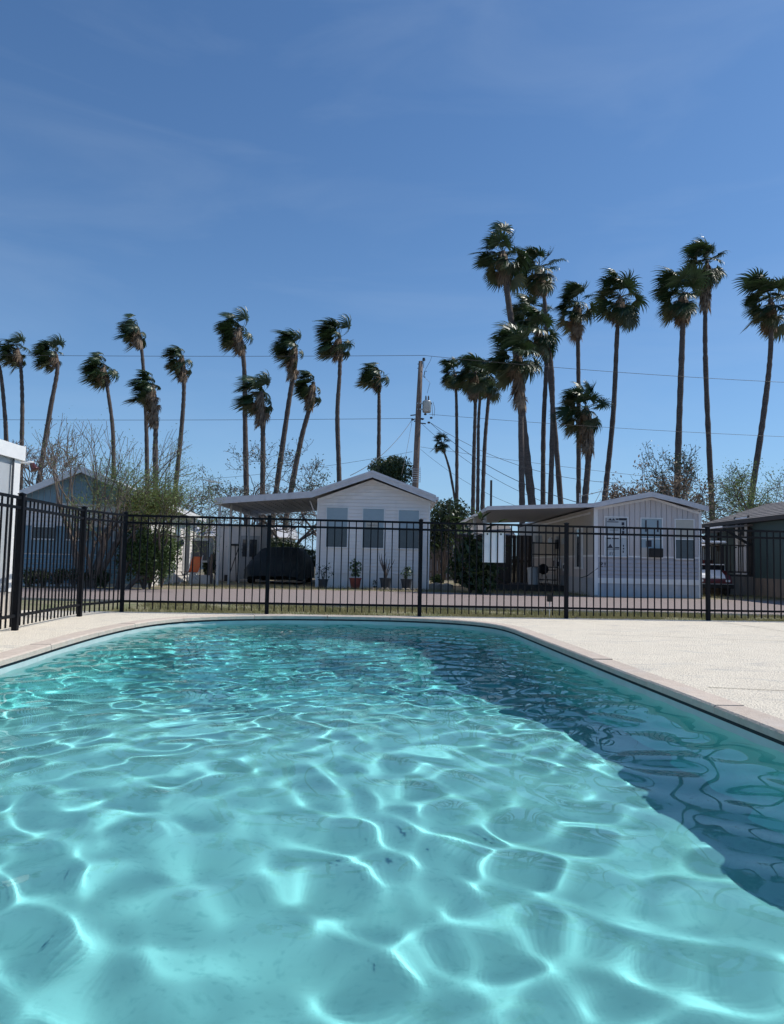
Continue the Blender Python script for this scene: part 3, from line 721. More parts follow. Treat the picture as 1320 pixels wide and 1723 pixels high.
# print on the sheeting: dark bars, peaked marks and short strokes, upper sheet then lower
def ink(parts, y=-.0585):
    b = MB()
    for kind, *q in parts:
        if kind == 'r': b.box(q[0], q[1], y - .001, y, q[2], q[3])
        else:
            xa, xb, za, zb_ = q; b.prism([(xa, za), (xb, za), ((xa + xb) / 2, zb_)], 'y', y - .001, y)
    return b
x_ = lambda f: B(1018) + f * (B(1055) - B(1018)); z_ = lambda f: Z(1036, 936) + f * (Z(1036, 871) - Z(1036, 936))
ip = [('r', x_(.62), x_(.98), z_(.93), z_(.985)), ('t', x_(.12), x_(.32), z_(.92), z_(.98)), ('t', x_(.28), x_(.46), z_(.92), z_(.98)), ('r', x_(.48), x_(.6), z_(.935), z_(.975)),
      ('r', x_(.08), x_(.6), z_(.875), z_(.895)), ('r', x_(.74), x_(.86), z_(.80), z_(.88)), ('r', x_(.78), x_(.86), z_(.68), z_(.78)), ('r', x_(.76), x_(.86), z_(.56), z_(.66)),
      ('r', x_(.2), x_(.4), z_(.72), z_(.735)), ('r', x_(.2), x_(.6), z_(.69), z_(.697)), ('r', x_(.2), x_(.6), z_(.66), z_(.667)), ('r', x_(.12), x_(.62), z_(.55), z_(.57)), ('r', x_(0.01), x_(.045), z_(.55), z_(.98)), ('r', x_(.955), x_(.99), z_(.55), z_(.92))]
ink(ip).build('printed_lettering', m_ink, f1)
ip = [('r', x_(.06), x_(.26), z_(.44), z_(.475)), ('r', x_(.3), x_(.62), z_(.445), z_(.47)), ('t', x_(.1), x_(.36), z_(.21), z_(.32)), ('r', x_(.45), x_(.64), z_(.205), z_(.235)), ('r', x_(.08), x_(.64), z_(.175), z_(.188)),
      ('r', x_(.8), x_(.85), z_(.25), z_(.30)), ('r', x_(.8), x_(.86), z_(.18), z_(.22)), ('r', x_(.79), x_(.84), z_(.09), z_(.15)), ('r', x_(.2), x_(.24), z_(.03), z_(.09)), ('r', x_(.3), x_(.33), z_(.03), z_(.08)), ('r', x_(.38), x_(.41), z_(.03), z_(.09)), ('r', x_(.2), x_(.42), z_(.095), z_(.103))]
ink(ip, -.0475).build('printed_lettering', m_ink, f1)
x2 = lambda f: B(1078.5) + f * (B(1113) - B(1078.5)); z2 = lambda f: Z(1096, 938) + f * (Z(1096, 873) - Z(1096, 938))
b = ink([('r', x2(.18), x2(.26), z2(.66), z2(.96)), ('r', x2(.76), x2(.84), z2(.66), z2(.96))]); b.build('shutter_strip', m_ink, f2)
b = ink([('r', x2(.3), x2(.5), z2(.27), z2(.44)), ('r', x2(.22), x2(.26), z2(.27), z2(.42))], -.0475); b.build('curtain_print', m_ink, f2)
ac = MB().box(x2(.36), x2(.98), -.20, -.058, z2(.005), z2(.235)).build('air_conditioner', m_darkwood, bh, bevel=.01)
for i in range(7): MB().box(x2(.38), x2(.96), -.206, -.2005, z2(.02 + i * .03), z2(.03 + i * .03)).build('louvre', m_rubber, ac)
MB().box(x2(.0), x2(.34), -.07, -.056, z2(.0), z2(.25)).build('filler_panel', m_tan, bh)
def text3d(s, size, mt, name, parent, loc, rot):
    cu = bpy.data.curves.new(name, 'FONT'); cu.body = s; cu.size = size; cu.extrude = .002; cu.align_x = 'CENTER'; cu.align_y = 'CENTER'; cu.offset = .004
    o = bpy.data.objects.new(name, cu); C.objects.link(o); cu.materials.append(mt)
    bpy.context.view_layer.update(); me = bpy.data.meshes.new_from_object(o); bpy.data.objects.remove(o)
    return place(name, me, parent, loc, rot)
text3d('21', .22, m_letter, 'house_number', bh, (B(1015), -.026, Z(1015, 950)), (math.pi / 2, 0, 0))
# roof
T = .14; boh = .28
rl = (gx(1000, BY - boh, 2.7) - bx0, Z(1000, 848) + .0); rp = (gx(1097, BY - boh, 3) - bx0, zz(1097, 828, BY - boh) + .05); rr = (gx(1193, BY - boh, 2.6) - bx0, zz(1193, 853, BY - boh) + .05)
mid1 = ((rl[0] + rp[0]) / 2, (rl[1] + rp[1]) / 2 + .012); mid2 = ((rr[0] + rp[0]) / 2, (rr[1] + rp[1]) / 2 + .012)
chain = [rl, mid1, rp, mid2, rr]
for a, c in zip(chain[:-1], chain[1:]):
    roof_slab(a, c, -boh + .02, BD + .2, .07).build('roof_slope', m_fascia, bh)
    MB().prism([(a[0], a[1] - T), (c[0], c[1] - T), (c[0], c[1] + .01), (a[0], a[1] + .01)], 'y', -boh - .02, -boh + .018).build('fascia', m_fascia, bh)
MB().prism([(0, bze - .02), (bxp, bzp - .02), (BW, bze2 - .02), (BW, bze2 - .10), (bxp, bzp - .09), (0, bze - .10)], 'y', -.03, -.0225).build('gable_trim', m_trim, bh)
# side wall under the carport, facing left
n = 42; b = MB()
for i in range(n): b.box(-.014, -.001, .08 + i * .3, .08 + (i + 1) * .3 - .014, trz + .03, bze - .06)
tag(b.build('side_planks', m_tan, bh), kind='stuff')
b = MB(); q = (trz - .03 - skt) / 8
for i in range(8): b.prism([(-.018, skt + i * q), (-.001, skt + i * q), (-.001, skt + (i + 1) * q), (-.004, skt + (i + 1) * q)], 'y', .08, BD)
tag(b.build('side_boards', m_beige, bh), kind='stuff')
MB().box(-.03, -.001, .08, BD, trz - .03, trz + .03).build('belt_trim', m_trim, bh)
for i in range(13): MB().box(-.016, -.001, i * 1.0 + .006, i * 1.0 + .994, .02, skt - .01).build('skirting_panel', m_skirt, bh)
sd = MB().box(-.06, -.02, 1.2, 2.15, Z(975, 958) - .0, Z(975, 882)).build('side_window', m_trim, bh)
for i, (a, c) in enumerate(((1.26, 1.52), (1.54, 1.80), (1.82, 2.09))): MB().box(-.068, -.061, a, c, Z(975, 954), Z(975, 886)).build('pane', (m_pale, m_glass, m_pale)[i], sd)
for (yy, zb_, ht, m_, nm) in ((4.6, 1.50, .34, m_greypot, 'meter_box'), (4.6, 1.85, .12, m_pale, 'meter_box'), (3.6, 1.65, .2, m_pale, 'socket'), (4.9, .78, .38, m_signw, 'vent_cover'), (4.15, .80, .32, m_signw, 'vent_cover'), (3.35, .72, .28, m_signw, 'vent_cover')):
    bb = MB().box(-.10, -.03, yy, yy + .28, zb_, zb_ + ht).build(nm, m_, bh, bevel=.008)
    if nm == 'vent_cover': MB().box(-.106, -.1005, yy + .08, yy + .2, zb_ + .08, zb_ + ht - .08).build('vent_slot', m_ink, bb)
# carport roof of the beige house
k0 = gx(821, BY - boh, 2.6) - bx0; zk = zz(821, 852, BY - boh) + .05; kd = 8.6
ck = MB().prism([(k0, zk - .06), (rl[0] + .0, rl[1] - .075), (rl[0], rl[1] - .03), (k0, zk - .01)], 'y', -boh + .02, kd).build('carport_roof', m_soffit, bh)
MB().prism([(k0 - .02, zk - .11), (rl[0] - .002, rl[1] - .12), (rl[0] - .002, rl[1] + .0), (k0 - .02, zk + .005)], 'y', -boh - .02, -boh + .018).build('fascia', m_fascia, ck)
MB().box(k0 - .02, k0 + .02, -boh + .02, kd, zk - .12, zk - .01).build('fascia', m_fascia, ck)
MB().box(k0 + .06, k0 + .16, 1.2, 1.3, 0, zk - .06).build('carport_post', m_pale, bh)
MB().box(k0 + .06, k0 + .16, 4.0, 4.1, 0, zk - .06).build('carport_post', m_pale, bh)
MB().box(-.06, -.03, .3, kd - .1, bze - .2, bze - .14).build('soffit_trim', m_trim, bh)
MB().tube([(-.4, .0, .55), (-.2, -.03, .62), (.1, -.045, .85)], .012, 5).build('hose', m_rubber, bh)
# porch, shelf rack, grill, stuff in the carport's shade
pr = thing('carport_porch', 'low dark timber porch inside the beige house carport', 'porch', (bx0, BY + 3.2, -.05))
for i in range(20): MB().box(-3.2 + .01, -.1, i * .15, i * .15 + .14, .18, .22).build('deck_board', m_darkwood, pr)
MB().box(-3.2, -.1, -.03, -.001, .02, .215).build('rim_board', m_darkwood, pr)
rk = thing('shelf_rack', 'open dark metal shelf rack standing against the beige side wall', 'shelf', (bx0 - .62, BY + 4.2, .17))
for a in (-.42, .42):
    for c in (-.2, .2): MB().box(a - .015, a + .015, c - .015, c + .015, 0, 1.5).build('upright', m_black, rk)
for h in (.15, .6, 1.05, 1.45): MB().box(-.44, .44, -.22, .22, h, h + .03).build('shelf', m_black, rk)
for i, (xx, hh, m_, nm, lb, ct) in enumerate(((-.22, .25, m_pale, 'storage_box', 'pale box on the top shelf of the dark rack', 'box'), (.2, .2, m_signw, 'jug', 'white jug on the top shelf of the dark rack', 'jug'))):
    o = (MB().box(-.12, .12, -.1, .1, 0, hh) if i == 0 else MB().lathe([(.08, 0), (.09, .02), (.09, .13), (.03, .17), (.03, .2)], 10)).build(nm, m_, loc=(bx0 - .62 + xx, BY + 4.2, .17 + 1.481)); tag(o, lb, ct)
gr = thing('barbecue', 'black kettle barbecue by the beige house side wall', 'barbecue', (bx0 - .75, BY + 3.75, .17)); gr.scale = (.7, .7, .8)
MB().lathe([(.05, .45), (.22, .52), (.27, .65), (.27, .68), (.22, .82), (.1, .9), (.02, .92)], 14).build('kettle', m_black, gr, smooth=True)
for a in (0, 2.1, 4.2): MB().tube([(.12 * math.cos(a), .12 * math.sin(a), .5), (.26 * math.cos(a), .26 * math.sin(a), 0)], .014, 5).build('leg', m_black, gr)
MB().box(.26, .6, -.18, .18, .62, .65).build('side_shelf', m_black, gr)
o = thing('storage_cabinet', 'dark cabinet at the back of the beige house carport', 'cabinet', (bx0 - 2.3, BY + 6.0, .0))
MB().box(-.7, .7, -.35, .35, .0, 1.9).build('body', m_darkwood, o)
for a in (-.68, .01): MB().box(a, a + .66, -.375, -.352, .08, 1.85).build('door', m_darkwood, o)
wbx = thing('water_butt', 'pale round bin on the porch beside the barbecue', 'bin', (bx0 - 1.05, BY + 4.0, .17))
MB().lathe([(.18, 0), (.21, .5), (.22, .52), (.22, .55)], 14).build('body', m_pale, wbx)
MB().lathe([(.225, .551), (.225, .58), (.05, .62)], 14).build('lid', m_pale, wbx)

# ------------------------------------------------------------------ green house (right edge)
GX0 = 12.25; GF, GN = 28.4, 17.5
gh = thing('green_house', 'dark green house with weathered shingle roof and a railed door deck', 'house', (GX0, GF, -.05), 0)
gze = 2.70; gzr = 3.42; gxr = 2.35; LEN = GF - GN
MB().prism([(0, .0), (4.6, .0), (4.6, gze), (gxr, gzr - .05), (0, gze - .02)], 'y', -LEN, 0).build('wall', m_green, gh)
skg = .62
# side cladding boards facing left and skirting
q = 0
for i in range(14):
    z0_ = skg + .02 + i * .145
    if z0_ + .145 < gze - .05: MB().prism([(-.016, z0_), (0, z0_), (0, z0_ + .143), (-.004, z0_ + .143)], 'y', -LEN, 0).build('siding_board', m_green, gh)
for i in range(int(LEN / .42)): MB().box(-.03, -.001, -(i + 1) * .42 + .006, -i * .42 - .006, .02, skg).build('skirting_board', m_tanwood, gh)
b = MB(); ov = .32; rows = 9
def rp_(f, x0=-ov, x1=gxr): return x0 + (x1 - x0) * f, (gze - .16 + .02) + (gzr - gze + .16) * f
MB().prism([(-ov, gze - .17), (gxr, gzr - .03), (gxr, gzr + .0), (-ov, gze - .13)], 'y', -LEN - .3, .3).build('roof_slope', m_shingle, gh)
MB().prism([(gxr, gzr - .03), (4.9, gze - .17), (4.9, gze - .13), (gxr, gzr)], 'y', -LEN - .3, .3).build('roof_slope', m_shingle, gh)
rs = random.Random(3)
for i in range(rows):
    xa, za = rp_(i / rows); xb, zb_ = rp_((i + 1.12) / rows)
    y = .3
    while y > -LEN * .68:
        wd = .55 * rs.uniform(.9, 1.1)
        lift = rs.uniform(.008, .016)
        MB().add([(xa, y - wd + .01, za + lift + .02), (xa, y, za + lift + .02), (xb, y, zb_ + .012), (xb, y - wd + .01, zb_ + .012), (xa, y - wd + .01, za + .0), (xa, y, za + .0)],
                 [(0, 3, 2, 1), (0, 1, 5, 4)]).build('shingle', m_shingle, gh)
        y -= wd
MB().box(-ov - .03, -ov - .001, -LEN - .3, .3, gze - .24, gze - .10).build('fascia', m_darkwood, gh)
MB().box(-ov, -.02, -LEN - .3, .3, gze - .235, gze - .215).build('soffit', m_darkwood, gh)
MB().prism([(-ov, gze - .24), (gxr, gzr - .13), (gxr, gzr + .015), (-ov, gze - .11)], 'y', .301, .33).build('rake_board', m_darkwood, gh)
# doors, awning, deck. local y measured back from the far corner
dY0, dY1 = 25.35 - GF, 26.25 - GF
dz0 = .72
d_ = MB().box(-.05, -.017, dY0, dY1, dz0, dz0 + 1.98).build('door', m_signw, gh)
for i in range(3):
    for j_ in range(2): MB().box(-.056, -.0505, dY0 + .22 + j_ * .26, dY0 + .44 + j_ * .26, dz0 + .95 + i * .3, dz0 + 1.2 + i * .3).build('pane', m_glass, d_)
MB().tube([(-.05, dY1 - .09, dz0 + .95), (-.10, dY1 - .09, dz0 + .95)], .025, 8).build('handle', m_black, d_)
MB().box(-.055, -.017, dY0 - .09, dY0 - .002, dz0, dz0 + 2.03).build('door_frame', m_darkwood, gh)
MB().box(-.055, -.017, dY1 + .002, dY1 + .09, dz0, dz0 + 2.03).build('door_frame', m_darkwood, gh)
lm = MB().tube([(-.02, dY1 + .35, dz0 + 1.85), (-.16, dY1 + .35, dz0 + 1.85)], .03, 8).build('porch_light', m_black, gh)
MB().lathe([(.03, .0), (.07, .03), (.07, .13), (.02, .17)], 8).build('lantern', m_pale, lm, loc=(-.16, dY1 + .35, dz0 + 1.65))
aY0, aY1 = dY0 - .35, dY1 + 1.5
aw = MB().prism([(-.02, gze - .33), (-1.05, gze - .42), (-1.05, gze - .36), (-.02, gze - .26)], 'y', aY0, aY1).build('awning', m_shingle, gh)
MB().box(-1.08, -1.051, aY0, aY1, gze - .40, gze - .35).build('edge_strip', m_trim, aw)
MB().box(-1.04, -1.0, aY0, aY1, gze - .55, gze - .43).build('beam', m_darkwood, aw)
for yy in (aY0 + .1, aY1 - .1):
    MB().bar((-.03, yy, gze - 1.0), (-.95, yy, gze - .46), .08, .08).build('bracket', m_darkwood, aw)
    MB().bar((-.04, yy, gze - 1.15), (-.04, yy, gze - .4), .08, .06).build('bracket', m_darkwood, aw)
dk = thing('door_deck', 'dark timber deck with railings at the green house door', 'deck', (GX0 - .03, 0, -.05))
D0, D1, DW = 24.9, 27.2, 1.15
for i in range(int((D1 - D0) / .14)): MB().box(-DW, -.02, D0 + i * .14, D0 + i * .14 + .13, .66, .70).build('deck_board', m_darkwood, dk)
for i in range(int((D1 - D0) / .2)): MB().box(-DW, -DW + .03, D0 + i * .2 + .004, D0 + i * .2 + .196, .03, .655).build('skirting_board', m_tanwood, dk)
for i in range(5): MB().box(-DW + .04 + i * .21, -DW + .24 + i * .21, D0 - .02, D0 - .001, .03, .655).build('skirting_board', m_tanwood, dk)
for yy in (D0 + .04, (D0 + D1) / 2, D1 - .04): MB().box(-DW + .031, -DW + .121, yy - .045, yy + .045, .0, 1.68).build('post', m_darkwood, dk)
MB().box(-.14, -.05, D0, D0 + .09, .70, 1.68).build('post', m_darkwood, dk)
MB().box(-DW - .02, -DW + .14, D0, D1, 1.681, 1.72).build('handrail', m_darkwood, dk); MB().box(-DW + .05, -DW + .09, D0, D1, .78, .83).build('bottom_rail', m_darkwood, dk)
MB().box(-DW + .145, -.03, D0, D0 + .12, 1.681, 1.72).build('handrail', m_darkwood, dk); MB().box(-DW + .13, -.03, D0 + .03, D0 + .07, .78, .83).build('bottom_rail', m_darkwood, dk)
for i in range(15): MB().box(-DW + .055, -DW + .085, D0 + .14 + i * .145, D0 + .17 + i * .145, .831, 1.68).build('baluster', m_darkwood, dk)
for i in range(6): MB().box(-DW + .2 + i * .14, -DW + .23 + i * .14, D0 + .035, D0 + .065, .831, 1.68).build('baluster', m_darkwood, dk)
for i in range(4): MB().box(-DW, -.05, D1 + i * .27, D1 + .26 + i * .27, .50 - i * .15, .54 - i * .15).build('step', m_darkwood, dk)
MB().bar((-DW + .07, D1, 1.68), (-DW + .07, D1 + 1.1, 1.05), .09, .04).build('stair_rail', m_darkwood, dk)
for i in range(6): MB().box(-DW + .055, -DW + .085, D1 + .12 + i * .17, D1 + .15 + i * .17, .3 - i * .05, 1.6 - i * .098).build('baluster', m_darkwood, dk)

# ------------------------------------------------------------------ golf cart between the houses
GCY = 24.4
gc = thing('golf_cart', 'dark red golf cart with a white roof parked between two houses', 'golf cart', (gx(1203, GCY), GCY, -.05), R_(-4)); hw = .56
whe = [(.02, -.1), (.12, -.11), (.21, -.11), (.23, -.09), (.23, .09), (.21, .11), (.12, .11), (.02, .1)]
for sx in (-1, 1):
    for yy in (.38, 2.0):
        wv = MB(); prof = [(abs(r_), a) for r_, a in whe]
        n = 16
        for r_, a in prof:
            for k_ in range(n): th = 2 * math.pi * k_ / n; wv.v.append((sx * (hw - .1) + a, yy + r_ * math.cos(th), .23 + r_ * math.sin(th)))
        for i in range(len(prof) - 1):
            for k_ in range(n): wv.f.append((i * n + k_, i * n + (k_ + 1) % n, (i + 1) * n + (k_ + 1) % n, (i + 1) * n + k_)); wv.mi.append(0)
        wo_ = wv.build('wheel', m_rubber, gc, smooth=True)
        MB().prism([(yy + .11 * math.cos(a * .785), .23 + .11 * math.sin(a * .785)) for a in range(8)], 'x', sx * (hw + .012) - .008, sx * (hw + .012) + .008).build('rim', m_metal, wo_)
MB().prism([(0.0, .30), (0.0, .52), (.10, .66), (.5, .84), (.62, .84), (.66, .42), (1.0, .40), (1.05, .62), (2.35, .66), (2.38, .32)], 'x', -hw, hw).build('body', m_red, gc, bevel=.02)
MB().prism([(.03, .575), (.09, .665), (.47, .845), (.47, .862), (.08, .69), (.02, .60)], 'x', -hw + .12, hw - .2).build('hood_cover', m_signw, gc)
MB().box(-hw - .03, hw + .03, -.10, -.001, .26, .42).build('bumper', m_rubber, gc, bevel=.015)
MB().box(-hw - .02, hw + .02, -.125, -.101, .395, .415).build('bumper_strip', m_metal, gc)
for sx in (-1, 1): MB().box(sx * .43 - .07, sx * .43 + .07, -.012, .02, .47, .54).build('headlight', m_signw, gc, bevel=.008)
MB().box(-hw + .05, hw - .05, .52, .62, .845, 1.0).build('dashboard', m_black, gc)
MB().box(-hw + .06, hw - .06, .505, .515, 1.03, 1.06).build('windscreen_rail', m_trim, gc)
MB().box(-hw + .05, hw - .05, 1.08, 1.6, .62, .76).build('seat', m_red, gc, bevel=.02)
MB().box(-hw + .05, hw - .05, 1.55, 1.68, .78, 1.20).build('backrest', m_red, gc, bevel=.02)
for sx in (-1, 1):
    MB().tube([(sx * (hw - .03), .55, .8), (sx * (hw - .05), .75, 1.76)], .016, 6).build('roof_post', m_trim, gc)
    MB().tube([(sx * (hw - .03), 1.75, .66), (sx * (hw - .05), 1.8, 1.76)], .016, 6).build('roof_post', m_trim, gc)
MB().box(-hw - .02, hw + .02, .45, 2.1, 1.76, 1.84).build('roof', m_signw, gc, bevel=.03)
MB().tube([(-.25, .62, .9), (-.25, .85, 1.05)], .015, 6).build('steering_column', m_black, gc)
ring = [(-.25 + .17 * math.cos(a * .524), .85 - .08 * math.sin(a * .524), 1.05 + .15 * math.sin(a * .524)) for a in range(13)]
MB().tube(ring, .014, 5).build('steering_wheel', m_black, gc)

# ------------------------------------------------------------------ blue house (left)
LY = 21.6; lx0 = gx(38, LY, 1.5); LR = R_(6.0)
lh = thing('blue_house', 'blue boarded gabled house with white clapboard side behind the left shrub', 'house', (lx0, LY, -.05), LR)
LW = (gx(243, LY, 2) - lx0); lze = zz(38, 829, LY) + .05; lzp = lze + .72; lxp = LW * .47
gable_body(0, LW, 0, 9.2, lze - .02, lzp - .06, lxp).build('wall', m_white, lh)
lt = lambda x: (lze + (lzp - lze) * x / lxp - .08) if x < lxp else (lze + (lzp - lze) * (LW - x) / (LW - lxp) - .08)
g1 = zz(100, 846, LY) + .05; g2 = zz(100, 884, LY) + .05
planks(lh, .05, LW - .05, g1, lambda x: max(g1 + .03, lt(x)), .17, m_blue, -.002)
lap_boards(lh, .05, LW - .05, g2, g1 - .02, .12, m_white, -.002)
planks(lh, .08, LW - .05, .95, lambda x: g2 - .02, .17, m_blue, -.002, name='lower_plank')
lap_boards(lh, .05, LW - .05, .1, .93, .14, m_blue, -.002)
MB().box(-.02, .08, -.03, -.001, .02, lze - .05).build('corner_post', m_trim, lh)
MB().box(LW - .05, LW + .02, -.03, -.001, .02, lze - .05).build('corner_post', m_trim, lh)
for a, c, s_ in ((.32, .92, m_glass), (1.25, 1.85, m_glass), (2.6, 3.2, m_blind)): window(lh, a, c, 1.38, g2 - .06, -.02, 1.0, None, s_, .04)
for a, c, za, zb_ in ((-.32, lxp, lze - .20, lzp), (lxp, LW + .32, lzp, lze - .20)):
    roof_slab((a, za + .08), (c, zb_ + .08), -.3, 9.5, .07).build('roof_slope', m_fascia, lh)
    MB().prism([(a, za - .10), (c, zb_ - .10), (c, zb_ + .09), (a, za + .09)], 'y', -.34, -.301).build('fascia', m_trim, lh)
MB().box(LW + .321, LW + .35, -.3, 9.5, lze - .27, lze - .10).build('side_fascia', m_trim, lh)
b = MB()
for i in range(17):
    z0_ = .25 + i * .14
    if z0_ < lze - .2: b = MB().prism([(LW + .018, z0_), (LW + .001, z0_), (LW + .001, z0_ + .138), (LW + .004, z0_ + .138)], 'y', .05, 9.2); b.build('siding_board', m_white, lh)
dr = MB().box(LW + .02, LW + .06, 6.2, 7.3, .3, 2.3).build('door', m_greypot, lh)
MB().box(LW + .02, LW + .07, 6.1, 6.199, .3, 2.4).build('door_frame', m_trim, lh); MB().box(LW + .02, LW + .07, 7.301, 7.4, .3, 2.4).build('door_frame', m_trim, lh)
MB().box(LW + .02, LW + .06, 4.4, 5.2, 1.2, 2.1).build('side_window', m_glass, lh)

# satellite dish, cabinet, chair etc. beside the blue house
sd = thing('satellite_dish', 'dark satellite dish on a thin mast beside the white side wall', 'satellite dish', (gx(291, 24.2), 24.2, -.05))
MB().tube([(0, 0, 0), (0, 0, 1.35)], .022, 6).build('mast', m_metal, sd)
ds = MB().lathe([(.02, .0), (.15, .02), (.27, .07), (.30, .10)], 18).build('dish', m_greypot, sd, smooth=True); ds.location = (0, 0, 1.36); ds.rotation_euler = (R_(38), R_(28), 0)
MB().tube([(0, 0, 1.3), (-.1, -.25, 1.5)], .012, 5).build('arm', m_metal, sd)
cb = thing('outdoor_cabinet', 'white framed cabinet with a dark door between the blue house and shed', 'cabinet', (gx(339, 26.5), 26.5, -.05))
MB().box(-.32, .32, -.25, .25, .75, 1.62).build('frame', m_pale, cb, bevel=.02); MB().box(-.24, .24, -.27, -.251, .82, 1.52).build('door', m_greypot, cb)
MB().box(-.36, .36, -.28, .28, .0, .3).build('base', m_pale, cb)
for a in (-.28, .28):
    for c in (-.2, .2): MB().box(a - .03, a + .03, c - .03, c + .03, .301, .749).build('leg', m_pale, cb)
for px_, h_, lb in ((350, .95, 'short weathered timber post next to the outdoor cabinet'), (355, 1.05, 'taller weathered timber post nearest the shed corner')):
    tag(MB().tube([(0, 0, 0), (.01, 0, h_)], [.05, .045], 7).build('timber_post', m_pole, loc=(gx(px_, 26.3), 26.3, -.05)), lb, 'post', 'timber posts by the shed')
fc = thing('folding_chair', 'folding chair with rusty orange sling beside the white side wall', 'chair', (gx(320, 24.6), 24.6, -.05), R_(-30))
for sx in (-.25, .25):
    MB().tube([(sx, -.25, 0), (sx, .15, .5), (sx, .3, 1.0)], .014, 5).build('frame', m_pale, fc); MB().tube([(sx, .3, 0), (sx, -.2, .45)], .014, 5).build('leg', m_pale, fc)
MB().add([(-.24, -.2, .45), (.24, -.2, .45), (.24, .15, .42), (-.24, .15, .42), (.24, .3, .95), (-.24, .3, .95)], [(0, 1, 2, 3), (3, 2, 4, 5)]).build('sling', m_orange, fc)

# ------------------------------------------------------------------ poolside building (left edge)
pb = thing('pool_building', 'pale panelled pool building with a sloping eave at the left edge', 'building', (-5.07, 9.90, 0))
MB().box(-6, 0, -9, 0, .36, 2.15).build('wall', m_pale, pb)
MB().box(-6.02, .03, -9.02, .03, -.05, .358).build('foundation', m_kerb, pb)
for i in range(18): MB().box(.001, .02, -.14 - (i + 1) * .34 + .012, -.14 - i * .34, .37, 2.13).build('wall_panel', m_pale, pb)
MB().box(-.02, .045, -.132, .03, .36, 2.14).build('corner_trim', m_trim, pb)
MB().box(.0465, .06, -.19, -.16, .36, 2.12).build('downpipe', m_greypot, pb)
MB().prism([(-6.2, 2.9), (.05, 2.20), (.05, 2.30), (-6.2, 3.0)], 'y', -9.4, .05).build('roof', m_fascia, pb)
MB().box(.051, .08, -9.4, .05, 2.12, 2.31).build('fascia', m_trim, pb)
MB().prism([(-6.2, 2.82), (.08, 2.12), (.08, 2.32), (-6.2, 3.02)], 'y', .051, .08).build('rake_board', m_trim, pb)
MB().box(-5.9, .049, -9.2, .045, 2.151, 2.17).build('soffit', m_pale, pb)
fl_ = thing('flood_lamp', 'small red flood lamp on a white conduit under the pool building eave', 'lamp', (-5.03, 10.0, 2.10))
MB().tube([(-.16, -.03, .0), (.10, .02, .0)], .014, 8).build('conduit', m_trim, fl_)
o = MB().lathe([(.02, 0), (.035, .03), (.05, .10), (.06, .12), (.045, .125)], 14).build('lamp_head', m_lampred, fl_, smooth=True); o.location = (.10, .02, .01); o.rotation_euler = (R_(0), R_(150), 0)
MB().tube([(.07, .02, .0), (.13, .02, .0)], .028, 10).build('socket', m_trim, fl_)

# ------------------------------------------------------------------ far background
def far_house(px0, px1, Y, h, m, mr, label, wins=()):
    x0, x1 = gx(px0, Y), gx(px1, Y)
    t_ = thing('distant_house', label, 'house', (x0, Y, -.05), 0, 'houses beyond the white house'); w_ = x1 - x0
    MB().box(0, w_, 0, 6, 0, h).build('wall', m, t_)
    MB().prism([(-.4, h), (6.4, h), (3, h + 1.0)], 'x', -.3, w_ + .3).build('roof', mr, t_)
    for a in wins: window(t_, a * w_, a * w_ + 1.0, 1.1, 2.2, -.01, .5, None, None, .06)
far_house(700, 860, 47, 2.6, m_white, m_shingle, 'pale house with a window seen through the gap beside the white house', (.1, .22))
far_house(300, 480, 60, 2.7, m_tan, m_fascia, 'distant pale house behind the shed and carport', (.2, .5))
far_house(1160, 1330, 62, 2.7, m_pale, m_fascia, 'distant grey house beyond the golf cart gap', (.3, .6))
far_house(-60, 120, 66, 2.7, m_tan, m_shingle, 'distant house hidden behind the blue house', (.3, .6))
bf = thing('board_fence', 'weathered timber board fence behind the gap beside the white house', 'fence', (gx(715, 38), 38, -.05))
for i in range(26): MB().box(i * .16, i * .16 + .145, 0, .02, .03, 1.65 + .03 * math.sin(i * 2.3)).build('fence_board', m_pole, bf)
for z0_ in (.4, 1.3): MB().box(0, 4.2, .021, .06, z0_, z0_ + .09).build('rail', m_pole, bf)
# ------------------------------------------------------------------ utility pole, transformer and wires
UY = 37.0
def UP_(px, py, Y=UY): return P(px, py, Y)
up = thing('utility_pole', 'weathered wooden utility pole with a grey transformer behind the white house', 'utility pole', (UP_(699, 900).x, UY, -.05))
U0 = Vector(up.location); lc = lambda px, py, dy=0.0: P(px, py, UY + dy) - U0
ptop = lc(708.5, 608); pbot = lc(699.5, 812); pb0 = pbot + (pbot - ptop) * ((pbot.z) / (ptop.z - pbot.z))
MB().tube([pb0, pbot, lc(702.5, 740), lc(705.5, 670), ptop], [.175, .16, .150, .135, .110], 14).build('pole', m_pole, up, smooth=True)
tp = lc(718.5, 684, -.1)
tr_ = MB().lathe([(.0, -.30), (.20, -.30), (.215, -.27), (.22, .22), (.225, .24), (.20, .27), (.14, .31), (.0, .32)], 18).build('transformer', m_metal, up, smooth=True); tr_.location = tp
for dz in (-.15, .15): MB().box(-.48, -.18, -.03, .03, dz - .03, dz + .03).build('bracket', m_metal, tr_)
for dx in (-.05, .08): MB().lathe([(.015, .30), (.05, .36), (.025, .38), (.05, .42), (.025, .44), (.045, .48), (.015, .56)], 8, dx, 0).build('bushing', m_greypot, tr_)
for dx in (.17, .22): MB().lathe([(.012, .1), (.02, .16), (.012, .2)], 6, dx, -.05).build('terminal', m_darkwood, tr_)
tpin = lc(713.5, 604.5)
MB().tube([lc(713.3, 619), tpin], .014, 5).build('pin', m_wire, up)
MB().lathe([(.02, -.09), (.09, -.07), (.05, -.04), (.09, -.01), (.05, .02), (.08, .05), (.03, .08)], 10).build('insulator', m_greypot, up, loc=tpin)
